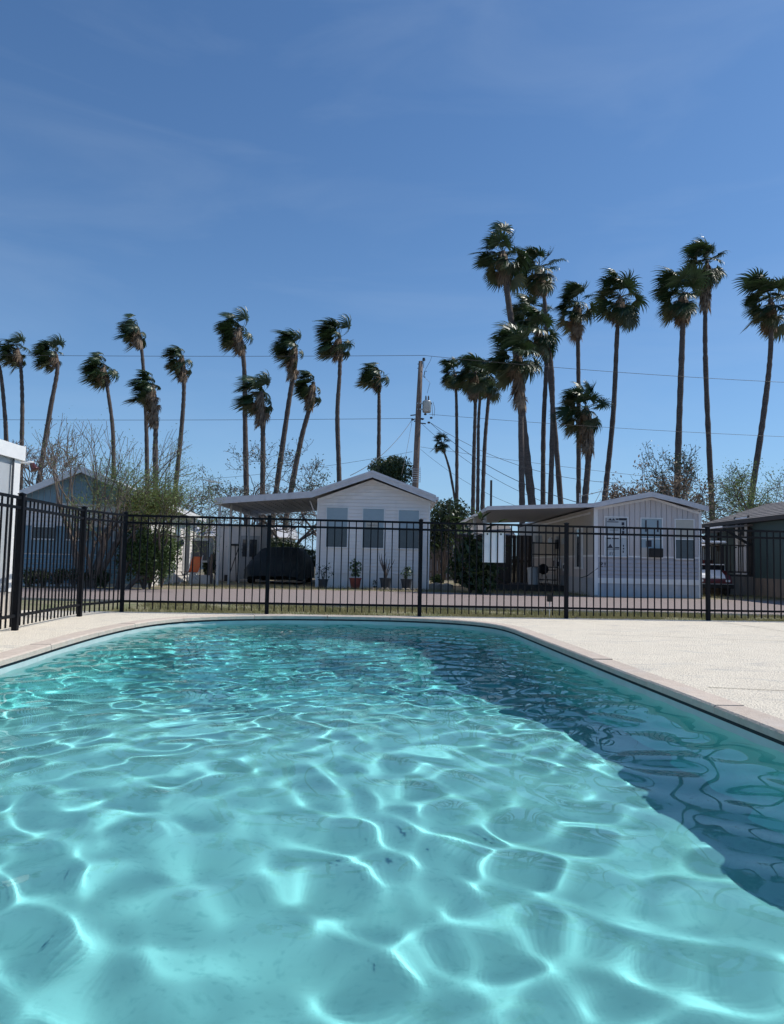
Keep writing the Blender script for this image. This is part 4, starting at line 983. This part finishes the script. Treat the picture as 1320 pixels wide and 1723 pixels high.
MB().tube([lc(713.5, 634), lc(715.5, 624), lc(718.5, 625)], .022, 5).tube([lc(713.5, 634), lc(716, 635)], .03, 5).build('fuse_cutout', m_wire, up)
MB().tube([lc(716, 622), lc(724, 608), lc(727, 600)], .008, 4).tube([lc(716, 636), lc(724, 644), lc(719, 662)], .008, 4).tube([lc(729, 676), lc(732, 688), lc(731, 700)], .010, 4).tube([lc(727, 678), lc(728.5, 700)], .010, 4).build('jumper_cable', m_wire, up)
for px, py in ((703, 612.5), (702.5, 619.5), (700.5, 677), (700.4, 687)): MB().bar(lc(px, py), lc(px + 3.5, py + .3), .03, .03).build('bolt', m_wire, up)
for a, c in (((691, 699), (700, 698)), ((708, 704), (714, 705)), ((693, 706), (699, 705)), ((697, 709), (700, 708)), ((708, 712), (717, 713))): MB().bar(lc(*a), lc(*c), .05, .05).build('rack_arm', m_wire, up)
for px, py in ((694.5, 706), (711, 705), (716, 697), (726, 703), (722, 711)): MB().lathe([(.03, -.05), (.07, -.03), (.07, .03), (.03, .05)], 8).build('insulator', m_wire, up, loc=lc(px, py))
for i in range(7):
    z_q = lc(700, 790 + i * 3.6); MB().bar(z_q + Vector((-.20, -.2, 0)), z_q + Vector((.24, -.2, 0)), .025, .025).build('guard_rung', m_pale, up)
for dx in (-.17, .21): MB().bar(lc(700, 812) + Vector((dx, -.2, 0)), lc(700, 786) + Vector((dx, -.2, 0)), .02, .02).build('guard_rail', m_pale, up)

def wire(a, Ya, b_, Yb, sag, label, r_=.010, grp='overhead wires'):
    A, B_ = P(*a, Ya), P(*b_, Yb); n = 14; pts_ = []
    for i in range(n + 1):
        t_ = i / n; p = A.lerp(B_, t_); p.z -= sag * 4 * t_ * (1 - t_); pts_.append(p - A)
    m = MB().tube(pts_, r_, 4); o = m.build('overhead_wire', m_wire, loc=A); tag(o, label, 'wire', grp); return o
wire((-40, 597), 37.6, (713, 598), UY, .06, 'highest thin wire running left from the utility pole top', .011)
wire((713, 598), UY, (1400, 647), 36.2, .15, 'highest thin wire running right from the utility pole top', .011)
wire((-40, 706), 37.6, (695, 704), UY, .05, 'second thin wire running left from the pole below the transformer', .010)
wire((722, 697), UY, (1400, 738), 36.4, .12, 'thin wire running right just below the transformer', .009)
wire((-40, 809), 37.4, (694, 760), 37.1, .7, 'lowest wire on the left, behind the blue house roof', .008)
wire((694, 706), UY, (590, 800), 26.0, .35, 'service wire dropping left from the pole over the white roof', .014)
wire((694, 707), UY, (676, 800), 33, .1, 'steep short wire dropping left close beside the pole', .008)
wire((724, 711), UY, (990, 850), 24.5, .55, 'thick service cable dropping right to the beige carport', .012)
wire((724, 711), UY, (1090, 812), 33, .9, 'long sagging cable running right past the palm trunks', .010)
wire((709, 712), UY, (945, 855), 31, .5, 'lower cable falling right towards the beige carport roof', .009)
wire((708, 752), UY, (1400, 830), 36, .2, 'low wire crossing right behind the palm trunks', .008)
wire((708, 756), UY, (900, 862), 30, .35, 'lowest cable falling right from the pole', .007)
wire((975, 835), 27, (1052, 815), 27.5, .03, 'short wire near the mast above the beige roof, upper one', .012)
wire((1000, 848), 24, (1014, 820), 27, .03, 'short wire rising from the beige roof to the thin palm', .010)
# television aerial behind the carport
ant = thing('television_aerial', 'thin television aerial on a mast above the carport roof', 'aerial', (gx(351, 33), 33, -.05)); A0 = Vector(ant.location)
la = lambda px, py: P(px, py, 33) - A0
MB().tube([(0, 0, 0), la(353, 811)], .022, 5).build('mast', m_metal, ant)
MB().bar(la(346, 808.5), la(361, 813), .03, .03).build('boom', m_metal, ant)
for i in range(6):
    q = la(347 + i * 2.6, 809 + i * .8); MB().bar(q + Vector((-.02, -.5, 0)), q + Vector((.3, .5, .05)), .015, .015).build('element', m_metal, ant)
for px_, Y_, yt, lb, wd in ((825, 33, 808, 'dark slender post standing behind the broad leaved shrub', .05), (975.5, 28, 830, 'thin pale mast rising between the palms beside the beige roof', .025)):
    X = gx(px_, Y_); tag(MB().tube([(0, 0, 0), (0, 0, zz(px_, yt, Y_) + .05)], wd, 6).build('mast_post', m_darkwood if wd > .03 else m_pale, loc=(X, Y_, -.05)), lb, 'post')

# ------------------------------------------------------------------ palms
def frond_mesh(az, el, wind, seed, dead=False):
    r = random.Random(seed); d = np.array([math.cos(az) * math.cos(el), math.sin(az) * math.cos(el), math.sin(el)])
    W = np.array([-1.0, .15, -.05]); G = np.array([0, 0, -1.0])
    PL = r.uniform(.62, .92); n = 5; pts_ = [np.zeros(3)]; dd = d.copy(); Q = []
    for i in range(n):
        dd = dd + W * wind * (.22 if wind > .8 else .14) + G * .07; dd /= np.linalg.norm(dd); pts_.append(pts_[-1] + dd * PL / n)
    sdv = np.cross(dd, [0, 0, 1.0]); sdv /= np.linalg.norm(sdv) + 1e-9; roll = r.uniform(-.7, .7); upv = np.cross(sdv, dd)
    s_ = sdv * math.cos(roll) + upv * math.sin(roll); nm = np.cross(s_, dd)
    for i in range(n):
        wq = .018 - .002 * i
        for ax in (s_, nm): Q.append([pts_[i] - ax * wq, pts_[i] + ax * wq, pts_[i + 1] + ax * (wq - .002), pts_[i + 1] - ax * (wq - .002)])
    H = pts_[-1]; N = 23; Ls = r.uniform(.80, 1.05); wk = wind * r.uniform(.7, 1.3)
    for j in range(N):
        ph = (j / (N - 1) - .5) * 2 * R_(112); dj = math.cos(ph) * dd + math.sin(ph) * s_ + nm * (-.15 + .2 * abs(ph))
        dj /= np.linalg.norm(dj); L_ = Ls * (1 - .28 * (abs(ph) / R_(112)) ** 2) * r.uniform(.88, 1.08); p = H.copy(); cur = dj
        segs = 4; wds = [.006, .034, .038, .022, .0]; tw = r.uniform(-.5, .5); prev = None; bend = r.uniform(.7, 1.3)
        for q in range(segs + 1):
            side = np.cross(cur, nm); side /= np.linalg.norm(side) + 1e-9; side = side * math.cos(tw) + nm * math.sin(tw) * .8
            a, b_ = p - side * wds[q], p + side * wds[q]
            if prev is not None: Q.append([prev[0], prev[1], b_, a])
            prev = (a, b_)
            cur = cur + W * wk * (.10 + .20 * q) * bend + G * (.05 + .10 * q) * (1.3 if dead else 1); cur /= np.linalg.norm(cur); p = p + cur * L_ / segs
    Q = np.array(Q)
    me = bpy.data.meshes.new('frond'); k_ = len(Q); me.vertices.add(k_ * 4); me.vertices.foreach_set('co', Q.reshape(-1)); me.loops.add(k_ * 4); me.loops.foreach_set('vertex_index', np.arange(k_ * 4, dtype=np.int32))
    me.polygons.add(k_); me.polygons.foreach_set('loop_start', np.arange(0, k_ * 4, 4, dtype=np.int32)); me.update(calc_edges=True)
    me.materials.append(m_frond_y if dead else m_frond); return me
BANDS = [(R_(80), 3), (R_(60), 6), (R_(38), 7), (R_(14), 8), (R_(-10), 7), (R_(-36), 6)]
FR = {}
DEADF = []
for i in range(10):
    me_ = frond_mesh(2 * math.pi * i / 10, R_(-62), .5, 7000 + i, True); me_.materials.clear(); me_.materials.append(m_dead); DEADF.append(me_)
for wk_ in (0, 1):
    for bi, (el, n) in enumerate(BANDS):
        FR[wk_, bi] = [(frond_mesh(2 * math.pi * (i + .3 * bi) / 10, el + (i % 3 - 1) * .13, (1.25, .6)[wk_], 100 * bi + i + 1000 * wk_, bi == 5)) for i in range(10)]
def palm(label, crown, rpx, trunk, tw, wk, skirt, seed, Y=None, droop=None, squash=1.0):
    """crown: (px,py) crown heart; rpx crown radius; trunk: way points top to bottom; skirt: px length of dead fronds"""
    r = random.Random(seed)
    Y = Y or max(30, min(66, 1.5 * FPX / rpx)); S = rpx * Y / FPX / 1.22
    heart = P(crown[0], crown[1], Y)
    wp = [P(x, y, Y) for x, y in trunk]
    a, b_ = wp[-2], wp[-1]; base = b_ + (b_ - a) * ((b_.z + .05) / max(.5, a.z - b_.z)) * .8; base.z = -.1
    root = thing('palm_tree', label, 'palm tree', (base.x, base.y, -.05), 0, 'tall windblown fan palms behind the houses'); O = Vector(root.location)
    wp = [heart + Vector((0, 0, .05))] + wp + [base]
    cr_ = catmull([tuple(p) for p in wp], 16)
    r0 = tw / 2 * Y / FPX
    n = len(cr_); rad = [r0 * (.72 + .45 * (i / n)) * (1 + .05 * math.sin(i * 2.3 + seed) + r.uniform(-.07, .07)) for i in range(n)]
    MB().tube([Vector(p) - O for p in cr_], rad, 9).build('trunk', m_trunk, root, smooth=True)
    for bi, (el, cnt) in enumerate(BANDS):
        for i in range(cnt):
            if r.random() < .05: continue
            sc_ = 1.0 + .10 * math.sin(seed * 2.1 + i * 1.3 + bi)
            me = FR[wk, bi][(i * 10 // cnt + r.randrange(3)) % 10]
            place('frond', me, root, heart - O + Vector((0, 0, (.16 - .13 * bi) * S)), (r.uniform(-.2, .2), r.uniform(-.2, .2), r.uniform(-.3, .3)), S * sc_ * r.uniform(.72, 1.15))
    if skirt:
        g_ = np.random.default_rng(seed); Lh = skirt * Y / FPX; Q = []
        nst = int(90 + Lh * 110); hs = Lh * .8
        def along(z_):
            for c_ in range(len(cr_) - 1):
                if cr_[c_][2] >= z_ >= cr_[c_ + 1][2]:
                    f = (cr_[c_][2] - z_) / max(1e-6, cr_[c_][2] - cr_[c_ + 1][2]); return Vector(cr_[c_] * (1 - f) + cr_[c_ + 1] * f) - O
            return heart - O
        nd = int(4 + Lh * 3.2)
        for i in range(nd):
            zt_ = heart.z - .25 * S - (hs - .25 * S) * max(0, (i / nd)) * .8
            place('frond', DEADF[r.randrange(10)], root, along(zt_), (r.uniform(-.15, .15), r.uniform(-.15, .15), r.uniform(-.4, .4)), S * r.uniform(.42, .68))
        wx = -.30 if wk == 0 else -.12
        for i in range(nst):
            z0_ = -g_.uniform(.12, max(.3, hs)); a_ = g_.uniform(0, 6.28); o_ = r0 * .7
            tpos = (-z0_) / max(.1, heart.z); p = np.array(heart - O) + np.array([0, 0, z0_])
            ti = 0
            # follow the trunk
            for c_ in range(len(cr_) - 1):
                if cr_[c_][2] >= heart.z + z0_ >= cr_[c_ + 1][2]:
                    f = (cr_[c_][2] - heart.z - z0_) / max(1e-6, cr_[c_][2] - cr_[c_ + 1][2]); ce = cr_[c_] * (1 - f) + cr_[c_ + 1] * f; p = ce - np.array(O); break
            p = p + np.array([math.cos(a_) * o_, math.sin(a_) * o_, 0])
            dv = np.array([math.cos(a_) * .75 + wx, math.sin(a_) * .75, -.35]); ll = g_.uniform(.45, .95) * S * .75; sd_ = np.array([-math.sin(a_), math.cos(a_), 0]) + g_.normal(0, .4, 3)
            wd = g_.uniform(.014, .04) * S; prev = None; ns = 3
            for q in range(ns + 1):
                ww = wd * (1.2, 1.4, 1.0, .1)[q]; A_, B_ = p - sd_ * ww, p + sd_ * ww
                if prev is not None: Q.append([prev[0], prev[1], B_, A_])
                prev = (A_, B_); dv = dv + np.array([wx * .5, 0, -.75]); dv = dv / np.linalg.norm(dv); p = p + dv * ll / ns
        quads('dead_skirt', m_dead, Q, root)
    return root
PL = [
 ('palm cut by the left edge of the photo', (-10, 596), 27, [(1, 625), (8, 690), (11, 745)], 7, 0, 10),
 ('palm right beside the one cut by the left edge', (30, 590), 26, [(36, 625), (38, 690), (36, 780)], 7, 0, 14),
 ('palm with a trunk bowing left, third from the left edge', (93, 597), 28, [(97, 622), (85, 690), (66, 808)], 8, 0, 16),
 ('palm above the bare shrub with a rusty dead skirt, fourth from the left', (175, 620), 30, [(181, 652), (190, 720), (192, 800)], 7, 0, 24),
 ('slim tall palm highest of the left cluster', (232, 555), 29, [(240, 600), (246, 700), (248, 800)], 7, 0, 36),
 ('low bushy palm with a long dead skirt among the left cluster', (257, 655), 34, [(262, 700), (262, 760), (262, 832)], 9, 0, 80),
 ('palm leaning right above the bare tree beside the blue house roof', (307, 603), 27, [(310, 650), (306, 720), (294, 840)], 8, 0, 48),
 ('tall straight palm above the carport, left of the centre group', (402, 558), 33, [(411, 615), (413, 720), (415, 840)], 9, 0, 44),
 ('short palm with a ragged skirt right behind the tall straight carport palm', (440, 665), 36, [(442, 705), (443, 750), (442, 835)], 9, 0, 66),
 ('palm with a left leaning trunk behind the leafy bare tree', (497, 585), 33, [(494, 630), (486, 680), (464, 835)], 9, 0, 66),
 ('shorter palm leaning left with a dark drooping skirt in the centre group', (528, 648), 30, [(520, 690), (507, 740), (488, 838)], 9, 0, 52),
 ('palm with a kinked trunk left of the white house peak', (572, 570), 36, [(572, 625), (568, 700), (571, 805)], 8, 0, 40),
 ('small neat round palm left of the utility pole', (637, 630), 27, [(638, 665), (638, 720), (637, 800)], 7, 0, 30),
 ('small slender palm first right of the utility pole', (765, 630), 24, [(768, 665), (769, 740), (769, 860)], 6, 1, 26),
 ('tiny leaning palm low beside the utility pole', (743, 746), 13, [(747, 758), (754, 780), (761, 812)], 4, 1, 0),
 ('dense palm in front of the pair right of the pole', (800, 630), 31, [(800, 690), (798, 760), (796, 862)], 7, 1, 50),
 ('slim palm half hidden behind the dense pair right of the pole', (812, 632), 26, [(806, 700), (805, 770), (804, 862)], 6, 1, 24),
 ('palm with a slightly bowed trunk on the right of the paired ones', (825, 640), 27, [(822, 675), (816, 750), (812, 860)], 7, 1, 22),
 ('very tall thick palm leaning left, highest in the photo', (846, 430), 40, [(855, 500), (869, 600), (879, 700), (897, 862)], 13, 1, 58),
 ('tall palm directly right of the very tall leaning one', (908, 455), 38, [(917, 510), (920, 600), (915, 720), (914, 862)], 8, 1, 46),
 ('palm under the tall pair with a long pale brown skirt', (872, 600), 45, [(876, 650), (877, 720), (879, 862)], 10, 1, 105),
 ('palm with a broad crown behind the long skirted one', (905, 560), 40, [(926, 600), (930, 700), (926, 862)], 9, 1, 20),
 ('palm with a trunk slanting right behind the broad crown', (893, 530), 34, [(922, 620), (932, 700), (945, 862)], 9, 1, 14),
 ('palm with a round lower skirt left of the beige house', (972, 515), 35, [(973, 575), (974, 680), (974, 862)], 8, 1, 66),
 ('low shaggy palm with a thick fibrous trunk behind the beige carport', (986, 690), 40, [(991, 730), (990, 780), (983, 862)], 11, 1, 90),
 ('tall palm leaning right above the beige roof ridge', (1044, 505), 38, [(1039, 560), (1032, 700), (1017, 850)], 9, 1, 46),
 ('broad crowned palm with radiating stems above the bare leafy tree', (1150, 500), 43, [(1149, 560), (1143, 720), (1139, 850)], 11, 1, 50),
 ('tallest palm on the right with a trunk bowing left', (1190, 445), 38, [(1187, 545), (1189, 650), (1199, 870)], 9, 1, 100),
 ('palm cut by the right edge of the photo', (1297, 510), 44, [(1297, 590), (1285, 700), (1260, 870)], 10, 1, 52),
]
for i, (lb, c, rp2, tk, tw, wk, skt_) in enumerate(PL):
    palm(lb, (c[0], c[1] - rp2 * .14), rp2, tk, tw, wk, skt_, 40 + i)

# ------------------------------------------------------------------ trees and shrubs
def tree(name, label, cat, px, Y, base_r, height, seed, spread=.6, levels=6, leaf=None, nleaf=0, lsize=.12, lean=(0, 0), split=(2, 3), bark=None, first=.22, leafspan=1.0, droop=0.0, stems=1, clip_leaf=None, z0=-.05, wig=.22, shrink=.74, group=None, twig=.006, aspect=2.2):
    r = random.Random(seed); g_ = np.random.default_rng(seed)
    root = thing(name, label, cat, (gx(px, Y), Y, z0), 0, group)
    tr = MB(); cw = MB(); tips = []
    def limb(p, d, L_, rad, lv, mb):
        n = 4 if lv < 3 else 3; L_ = L_ * (1.42 if stems == 1 else 1.15) if lv == 0 else L_; pts_ = [p]; rr = [rad]; q = p.copy(); dd = d.copy()
        end = max(twig, rad * .62)
        for i in range(n):
            dd = (dd + Vector((r.gauss(0, wig), r.gauss(0, wig), r.gauss(0, wig * .6) - droop * lv * .05))).normalized()
            q = q + dd * L_ / n; pts_.append(q.copy()); rr.append(rad + (end - rad) * (i + 1) / n)
        mb.tube(pts_, rr, 7 if lv == 0 else (5 if lv < 3 else 3), caps=False)
        if lv >= levels - 2: tips.extend(pts_[1:])
        if lv >= levels: return
        for k_ in range(r.randint(*split)):
            a = r.uniform(0, 6.28); sp = spread * r.uniform(.6, 1.3)
            ax = dd.orthogonal().normalized(); ax.rotate(Matrix.Rotation(a, 3, dd)); nd = (dd * math.cos(sp) + ax * math.sin(sp) + Vector((0, 0, .12))).normalized()
            start = pts_[-1] if k_ < 2 else pts_[r.randint(1, n - 1)]
            limb(start.copy(), nd, L_ * shrink * r.uniform(.8, 1.15), end * .9, lv + 1, cw if lv >= 1 else tr)
    for s_i in range(stems):
        a = r.uniform(0, 6.28); d0 = Vector((lean[0] + (0 if stems == 1 else .35 * math.cos(a)), lean[1] + (0 if stems == 1 else .35 * math.sin(a)), 1)).normalized()
        limb(Vector((0 if stems == 1 else .15 * math.cos(a), 0, 0)), d0, height * first, base_r, 0, tr)
    tr.build('trunk', bark or m_bark, root, smooth=True)
    cw.build('branches', bark or m_bark, root)
    if leaf and tips:
        T_ = np.array([tuple(t_) for t_ in tips]); pick = T_[g_.integers(0, len(T_), nleaf)]
        if clip_leaf: pick = pick[clip_leaf(pick)]
        q = leafcloud(len(pick), (1, 1, 1), lsize, seed, aspect=aspect); ctr = q.mean(axis=1, keepdims=True); q = q - ctr + (pick + g_.normal(0, lsize * leafspan, (len(pick), 3)))[:, None, :]
        quads('foliage', leaf, q, root)
    return root
def shrub(name, label, cat, px, Y, rad, n, lsize, m, seed, z=0, lobes=6, stem=True, aspect=2.0, group=None):
    r = random.Random(seed); root = thing(name, label, cat, (gx(px, Y), Y, -.05), 0, group); Q = []
    for i in range(lobes):
        a = r.uniform(0, 6.28); k_ = r.uniform(0, .62)
        c = np.array([math.cos(a) * k_ * rad[0], math.sin(a) * k_ * rad[1], z + rad[2] * r.uniform(.55, 1.35)]); s_ = r.uniform(.38, .65)
        q = leafcloud(n // lobes, (rad[0] * s_, rad[1] * s_, rad[2] * s_ * 1.05), lsize, seed * 31 + i, aspect=aspect); q += c; Q.append(q)
    Q = np.concatenate(Q); Q[:, :, 2] = np.maximum(Q[:, :, 2], .02)
    if stem:
        b = MB()
        for i in range(9):
            a = r.uniform(0, 6.28); b.tube([(0, 0, 0), (math.cos(a) * rad[0] * .3, math.sin(a) * rad[1] * .3, z * .6 + rad[2] * .7), (math.cos(a) * rad[0] * .7, math.sin(a) * rad[1] * .7, z + rad[2] * r.uniform(1.1, 1.8))], [.03, .02, .006], 5)
        b.build('stem', m_bark, root)
    quads('foliage', m, Q, root); return root

# left shrub group in front of the blue house
tree('bare_shrub', 'twiggy shrub with long upright shoots before the blue gable', 'shrub', 150, 20.7, .07, 3.9, 7, spread=.34, levels=4, leaf=m_leaf_l, nleaf=3200, lsize=.055, stems=13, bark=m_twig, first=.30, wig=.10, shrink=.80, leafspan=2.2, split=(2, 2), aspect=3.5)
tree('feathery_tree', 'leaning shrubby tree with feathery yellow green leaves before the blue house', 'tree', 205, 20.6, .07, 4.3, 15, spread=.55, levels=5, leaf=m_leaf_l, nleaf=13000, lsize=.06, stems=4, lean=(.35, 0), bark=m_bark, first=.26, leafspan=2.6, aspect=3.5)
shrub('yellow_bush', 'bush with orange and olive leaves hanging over the fence top near the blue house', 'shrub', 252, 21.0, (1.15, .8, .66), 7500, .06, m_leaf_y, 5, z=1.7, lobes=9)
shrub('green_bush', 'dense green bush on the road edge behind the fence corner post', 'shrub', 242, 20.8, (1.05, .8, 1.0), 11000, .085, m_leaf_m, 6, lobes=10)
shrub('pale_bush', 'lighter leafy bush against the white side wall', 'shrub', 272, 22.2, (.55, .6, 1.0), 3200, .07, m_leaf_l, 16, lobes=8)
for i, px in enumerate((48, 72, 98, 124, 150, 176)):
    shrub('low_hedge', ('dark low bush first from the left in the blue house row', 'dark low bush second from the left in the blue house row', 'dark low bush third from the left in the blue house row', 'dark low bush fourth from the left, below the twiggy shrub', 'dark low bush fifth from the left in the blue house row', 'dark low bush nearest the dense green bush')[i], 'bush', px, 20.7, (.30, .35, .30), 900, .07, m_leaf, 60 + i, lobes=5, group='low bushes along the blue house')
# bare trees behind the roofs
tree('bare_tree', 'bare twiggy tree rising behind the blue house roof', 'tree', 112, 31, .14, 6.6, 21, spread=.55, levels=6, bark=m_twig, first=.20, split=(3, 4), twig=.011)
tree('bare_tree', 'leafless brown tree behind the blue house side roof', 'tree', 300, 42, .16, 6.6, 22, spread=.6, levels=6, bark=m_twig, first=.20, split=(3, 3), twig=.014)
tree('bare_tree', 'leafless pale tree behind the left end of the carport roof', 'tree', 400, 48, .16, 8.4, 29, spread=.6, levels=6, bark=m_twig, first=.2, split=(3, 3), twig=.014)
tree('sparse_tree', 'half bare tree with small dark leaves above the carport', 'tree', 470, 37, .14, 8.0, 23, spread=.55, levels=6, leaf=m_leaf, nleaf=2600, lsize=.12, first=.20, split=(2, 3), leafspan=1.5, twig=.011)
tree('sparse_tree', 'tangled bare tree with scattered leaves behind the leaning palm pair', 'tree', 505, 39, .14, 8.4, 51, spread=.62, levels=7, leaf=m_leaf, nleaf=1800, lsize=.12, first=.22, split=(2, 3), leafspan=1.5, twig=.010)
tree('sparse_tree', 'thin bare tree with a few leaves left of the white gable', 'tree', 545, 36, .12, 6.6, 24, spread=.6, levels=7, leaf=m_leaf, nleaf=900, lsize=.10, bark=m_bark, first=.20, split=(2, 3), twig=.011)
shrub('dark_tree', 'dense dark evergreen tree behind the white gable left of the pole', 'tree', 655, 41, (1.6, 1.4, 1.5), 9000, .16, m_leaf, 25, z=4.3, lobes=11)
shrub('dark_tree', 'dark evergreen tree right of the white house roof below the pole', 'tree', 746, 33, (1.5, 1.3, 1.45), 5200, .15, m_leaf, 26, z=1.2, lobes=14)
shrub('ivy_bush', 'dark leafy growth behind the covered car under the carport', 'bush', 470, 33.5, (2.2, .9, 1.0), 6000, .14, m_leaf, 27, lobes=11)
shrub('evergreen_bush', 'narrow dark bush between the outdoor cabinet and the white shed', 'bush', 352, 29.5, (.35, .4, .85), 2200, .10, m_leaf, 28, lobes=6)
# large leaved shrub beside the beige carport
bl = shrub('broad_leaved_shrub', 'large dark shrub with broad glossy leaves left of the beige carport', 'shrub', 792, 22.6, (.88, .75, 1.0), 3000, .26, m_leaf, 31, lobes=12, aspect=2.6)
g_ = np.random.default_rng(8)
for i in range(90):
    a = g_.uniform(0, 6.28); el = g_.uniform(-.3, 1.2); L_ = g_.uniform(.30, .46); c = np.array([g_.normal(0, .42), g_.normal(0, .35), g_.uniform(.4, 2.45)])
    d = np.array([math.cos(a) * math.cos(el), math.sin(a) * math.cos(el), math.sin(el)]); s_ = np.cross(d, [0, 0, 1]); s_ /= np.linalg.norm(s_); nmv = np.cross(s_, d)
    vs = []; ww = [.01, .055, .07, .045, .0]
    for q in range(5):
        p = c + d * L_ * q / 4 + nmv * (-.08 * (q / 4) ** 2)
        vs += [p - s_ * ww[q] + nmv * .02 * (q in (1, 2, 3)), p, p + s_ * ww[q] + nmv * .02 * (q in (1, 2, 3))]
    fs = [(q * 3 + e_, q * 3 + e_ + 1, q * 3 + e_ + 4, q * 3 + e_ + 3) for q in range(4) for e_ in (0, 1)]
    MB().add(vs, fs).build('leaf', m_leaf_m if i % 3 else m_leaf, bl)
tree('withered_tree', 'withered tree with hanging dead leaf clumps behind the beige roof', 'tree', 1133, 34, .16, 6.4, 33, spread=.42, levels=6, leaf=m_dead, nleaf=4200, lsize=.15, stems=3, first=.26, split=(2, 3), leafspan=1.2, twig=.011)
tree('half_green_tree', 'slender leafy tree growing up the broad palm trunk behind the beige roof', 'tree', 1160, 35, .09, 6.4, 34, spread=.42, levels=6, leaf=m_leaf, nleaf=2400, lsize=.12, stems=2, first=.26, leafspan=1.3, twig=.011)
tree('crooked_tree', 'crooked dark branched tree with sparse pale green leaves above the green house', 'tree', 1258, 33, .15, 6.3, 36, spread=.62, levels=6, leaf=m_leaf_l, nleaf=3800, lsize=.085, lean=(-.25, 0), first=.24, split=(2, 3), leafspan=2.0, wig=.3, twig=.011)
tree('green_haze_tree', 'airy light green tree behind the green house ridge at the right edge', 'tree', 1320, 36, .15, 6.6, 37, spread=.6, levels=6, leaf=m_leaf_l, nleaf=5200, lsize=.085, first=.22, split=(2, 3), leafspan=2.2, twig=.011)
shrub('dark_bush', 'small dark bush behind the green house roof at the right edge', 'bush', 1300, 40, (1.2, 1, 1.0), 2600, .14, m_leaf, 38, z=3.0, lobes=6)
bw = thing('carport_screen', 'dark board screen closing the back of the beige house carport', 'screen', (bx0 - 3.4, 31.5, -.05))
for i in range(20): MB().box(i * .165, i * .165 + .155, 0, .02, .05, 2.15).build('screen_board', m_darkwood, bw)
MB().box(0, 3.3, .021, .06, 1.0, 1.1).build('rail', m_darkwood, bw)
# far greenery closing the horizon
Q = []
g_ = np.random.default_rng(77)
for i in range(150):
    X = -75 + i * 1.0; rad = (g_.uniform(.9, 1.8), .9, g_.uniform(.9, 1.7))
    q = leafcloud(170, rad, .38, 900 + i); q += np.array([X, 78 + g_.uniform(-3, 3), rad[2] * .8]); Q.append(q)
tag(quads('far_treeline', m_leaf, np.concatenate(Q)), 'low dark band of far bushes along the horizon', 'treeline', kind='stuff')
shrub('gap_bush', 'olive bush low beside the right corner of the white house', 'bush', 735, 27.5, (.35, .4, .35), 900, .08, m_leaf_m, 39, lobes=5)
for px, Y_, rx in ((735, 24.6, .28), (752, 24.2, .22)):
    s = MB(); r = random.Random(px)
    vs = [(math.cos(a) * rx * r.uniform(.85, 1.15), math.sin(a) * rx * .7, z) for z in (0, .2) for a in [k * .785 for k in range(8)]] + [(0, 0, .26)]
    s.add(vs, [(i_, (i_ + 1) % 8, 8 + (i_ + 1) % 8, 8 + i_) for i_ in range(8)] + [(8 + i_, 8 + (i_ + 1) % 8, 16) for i_ in range(8)])
    tag(s.build('garden_rock', m_stone, loc=(gx(px, Y_), Y_, -.05)), ('larger pale rock just right of the white house corner' if px == 735 else 'smaller pale rock at the foot of the broad leaved shrub'), 'rock')
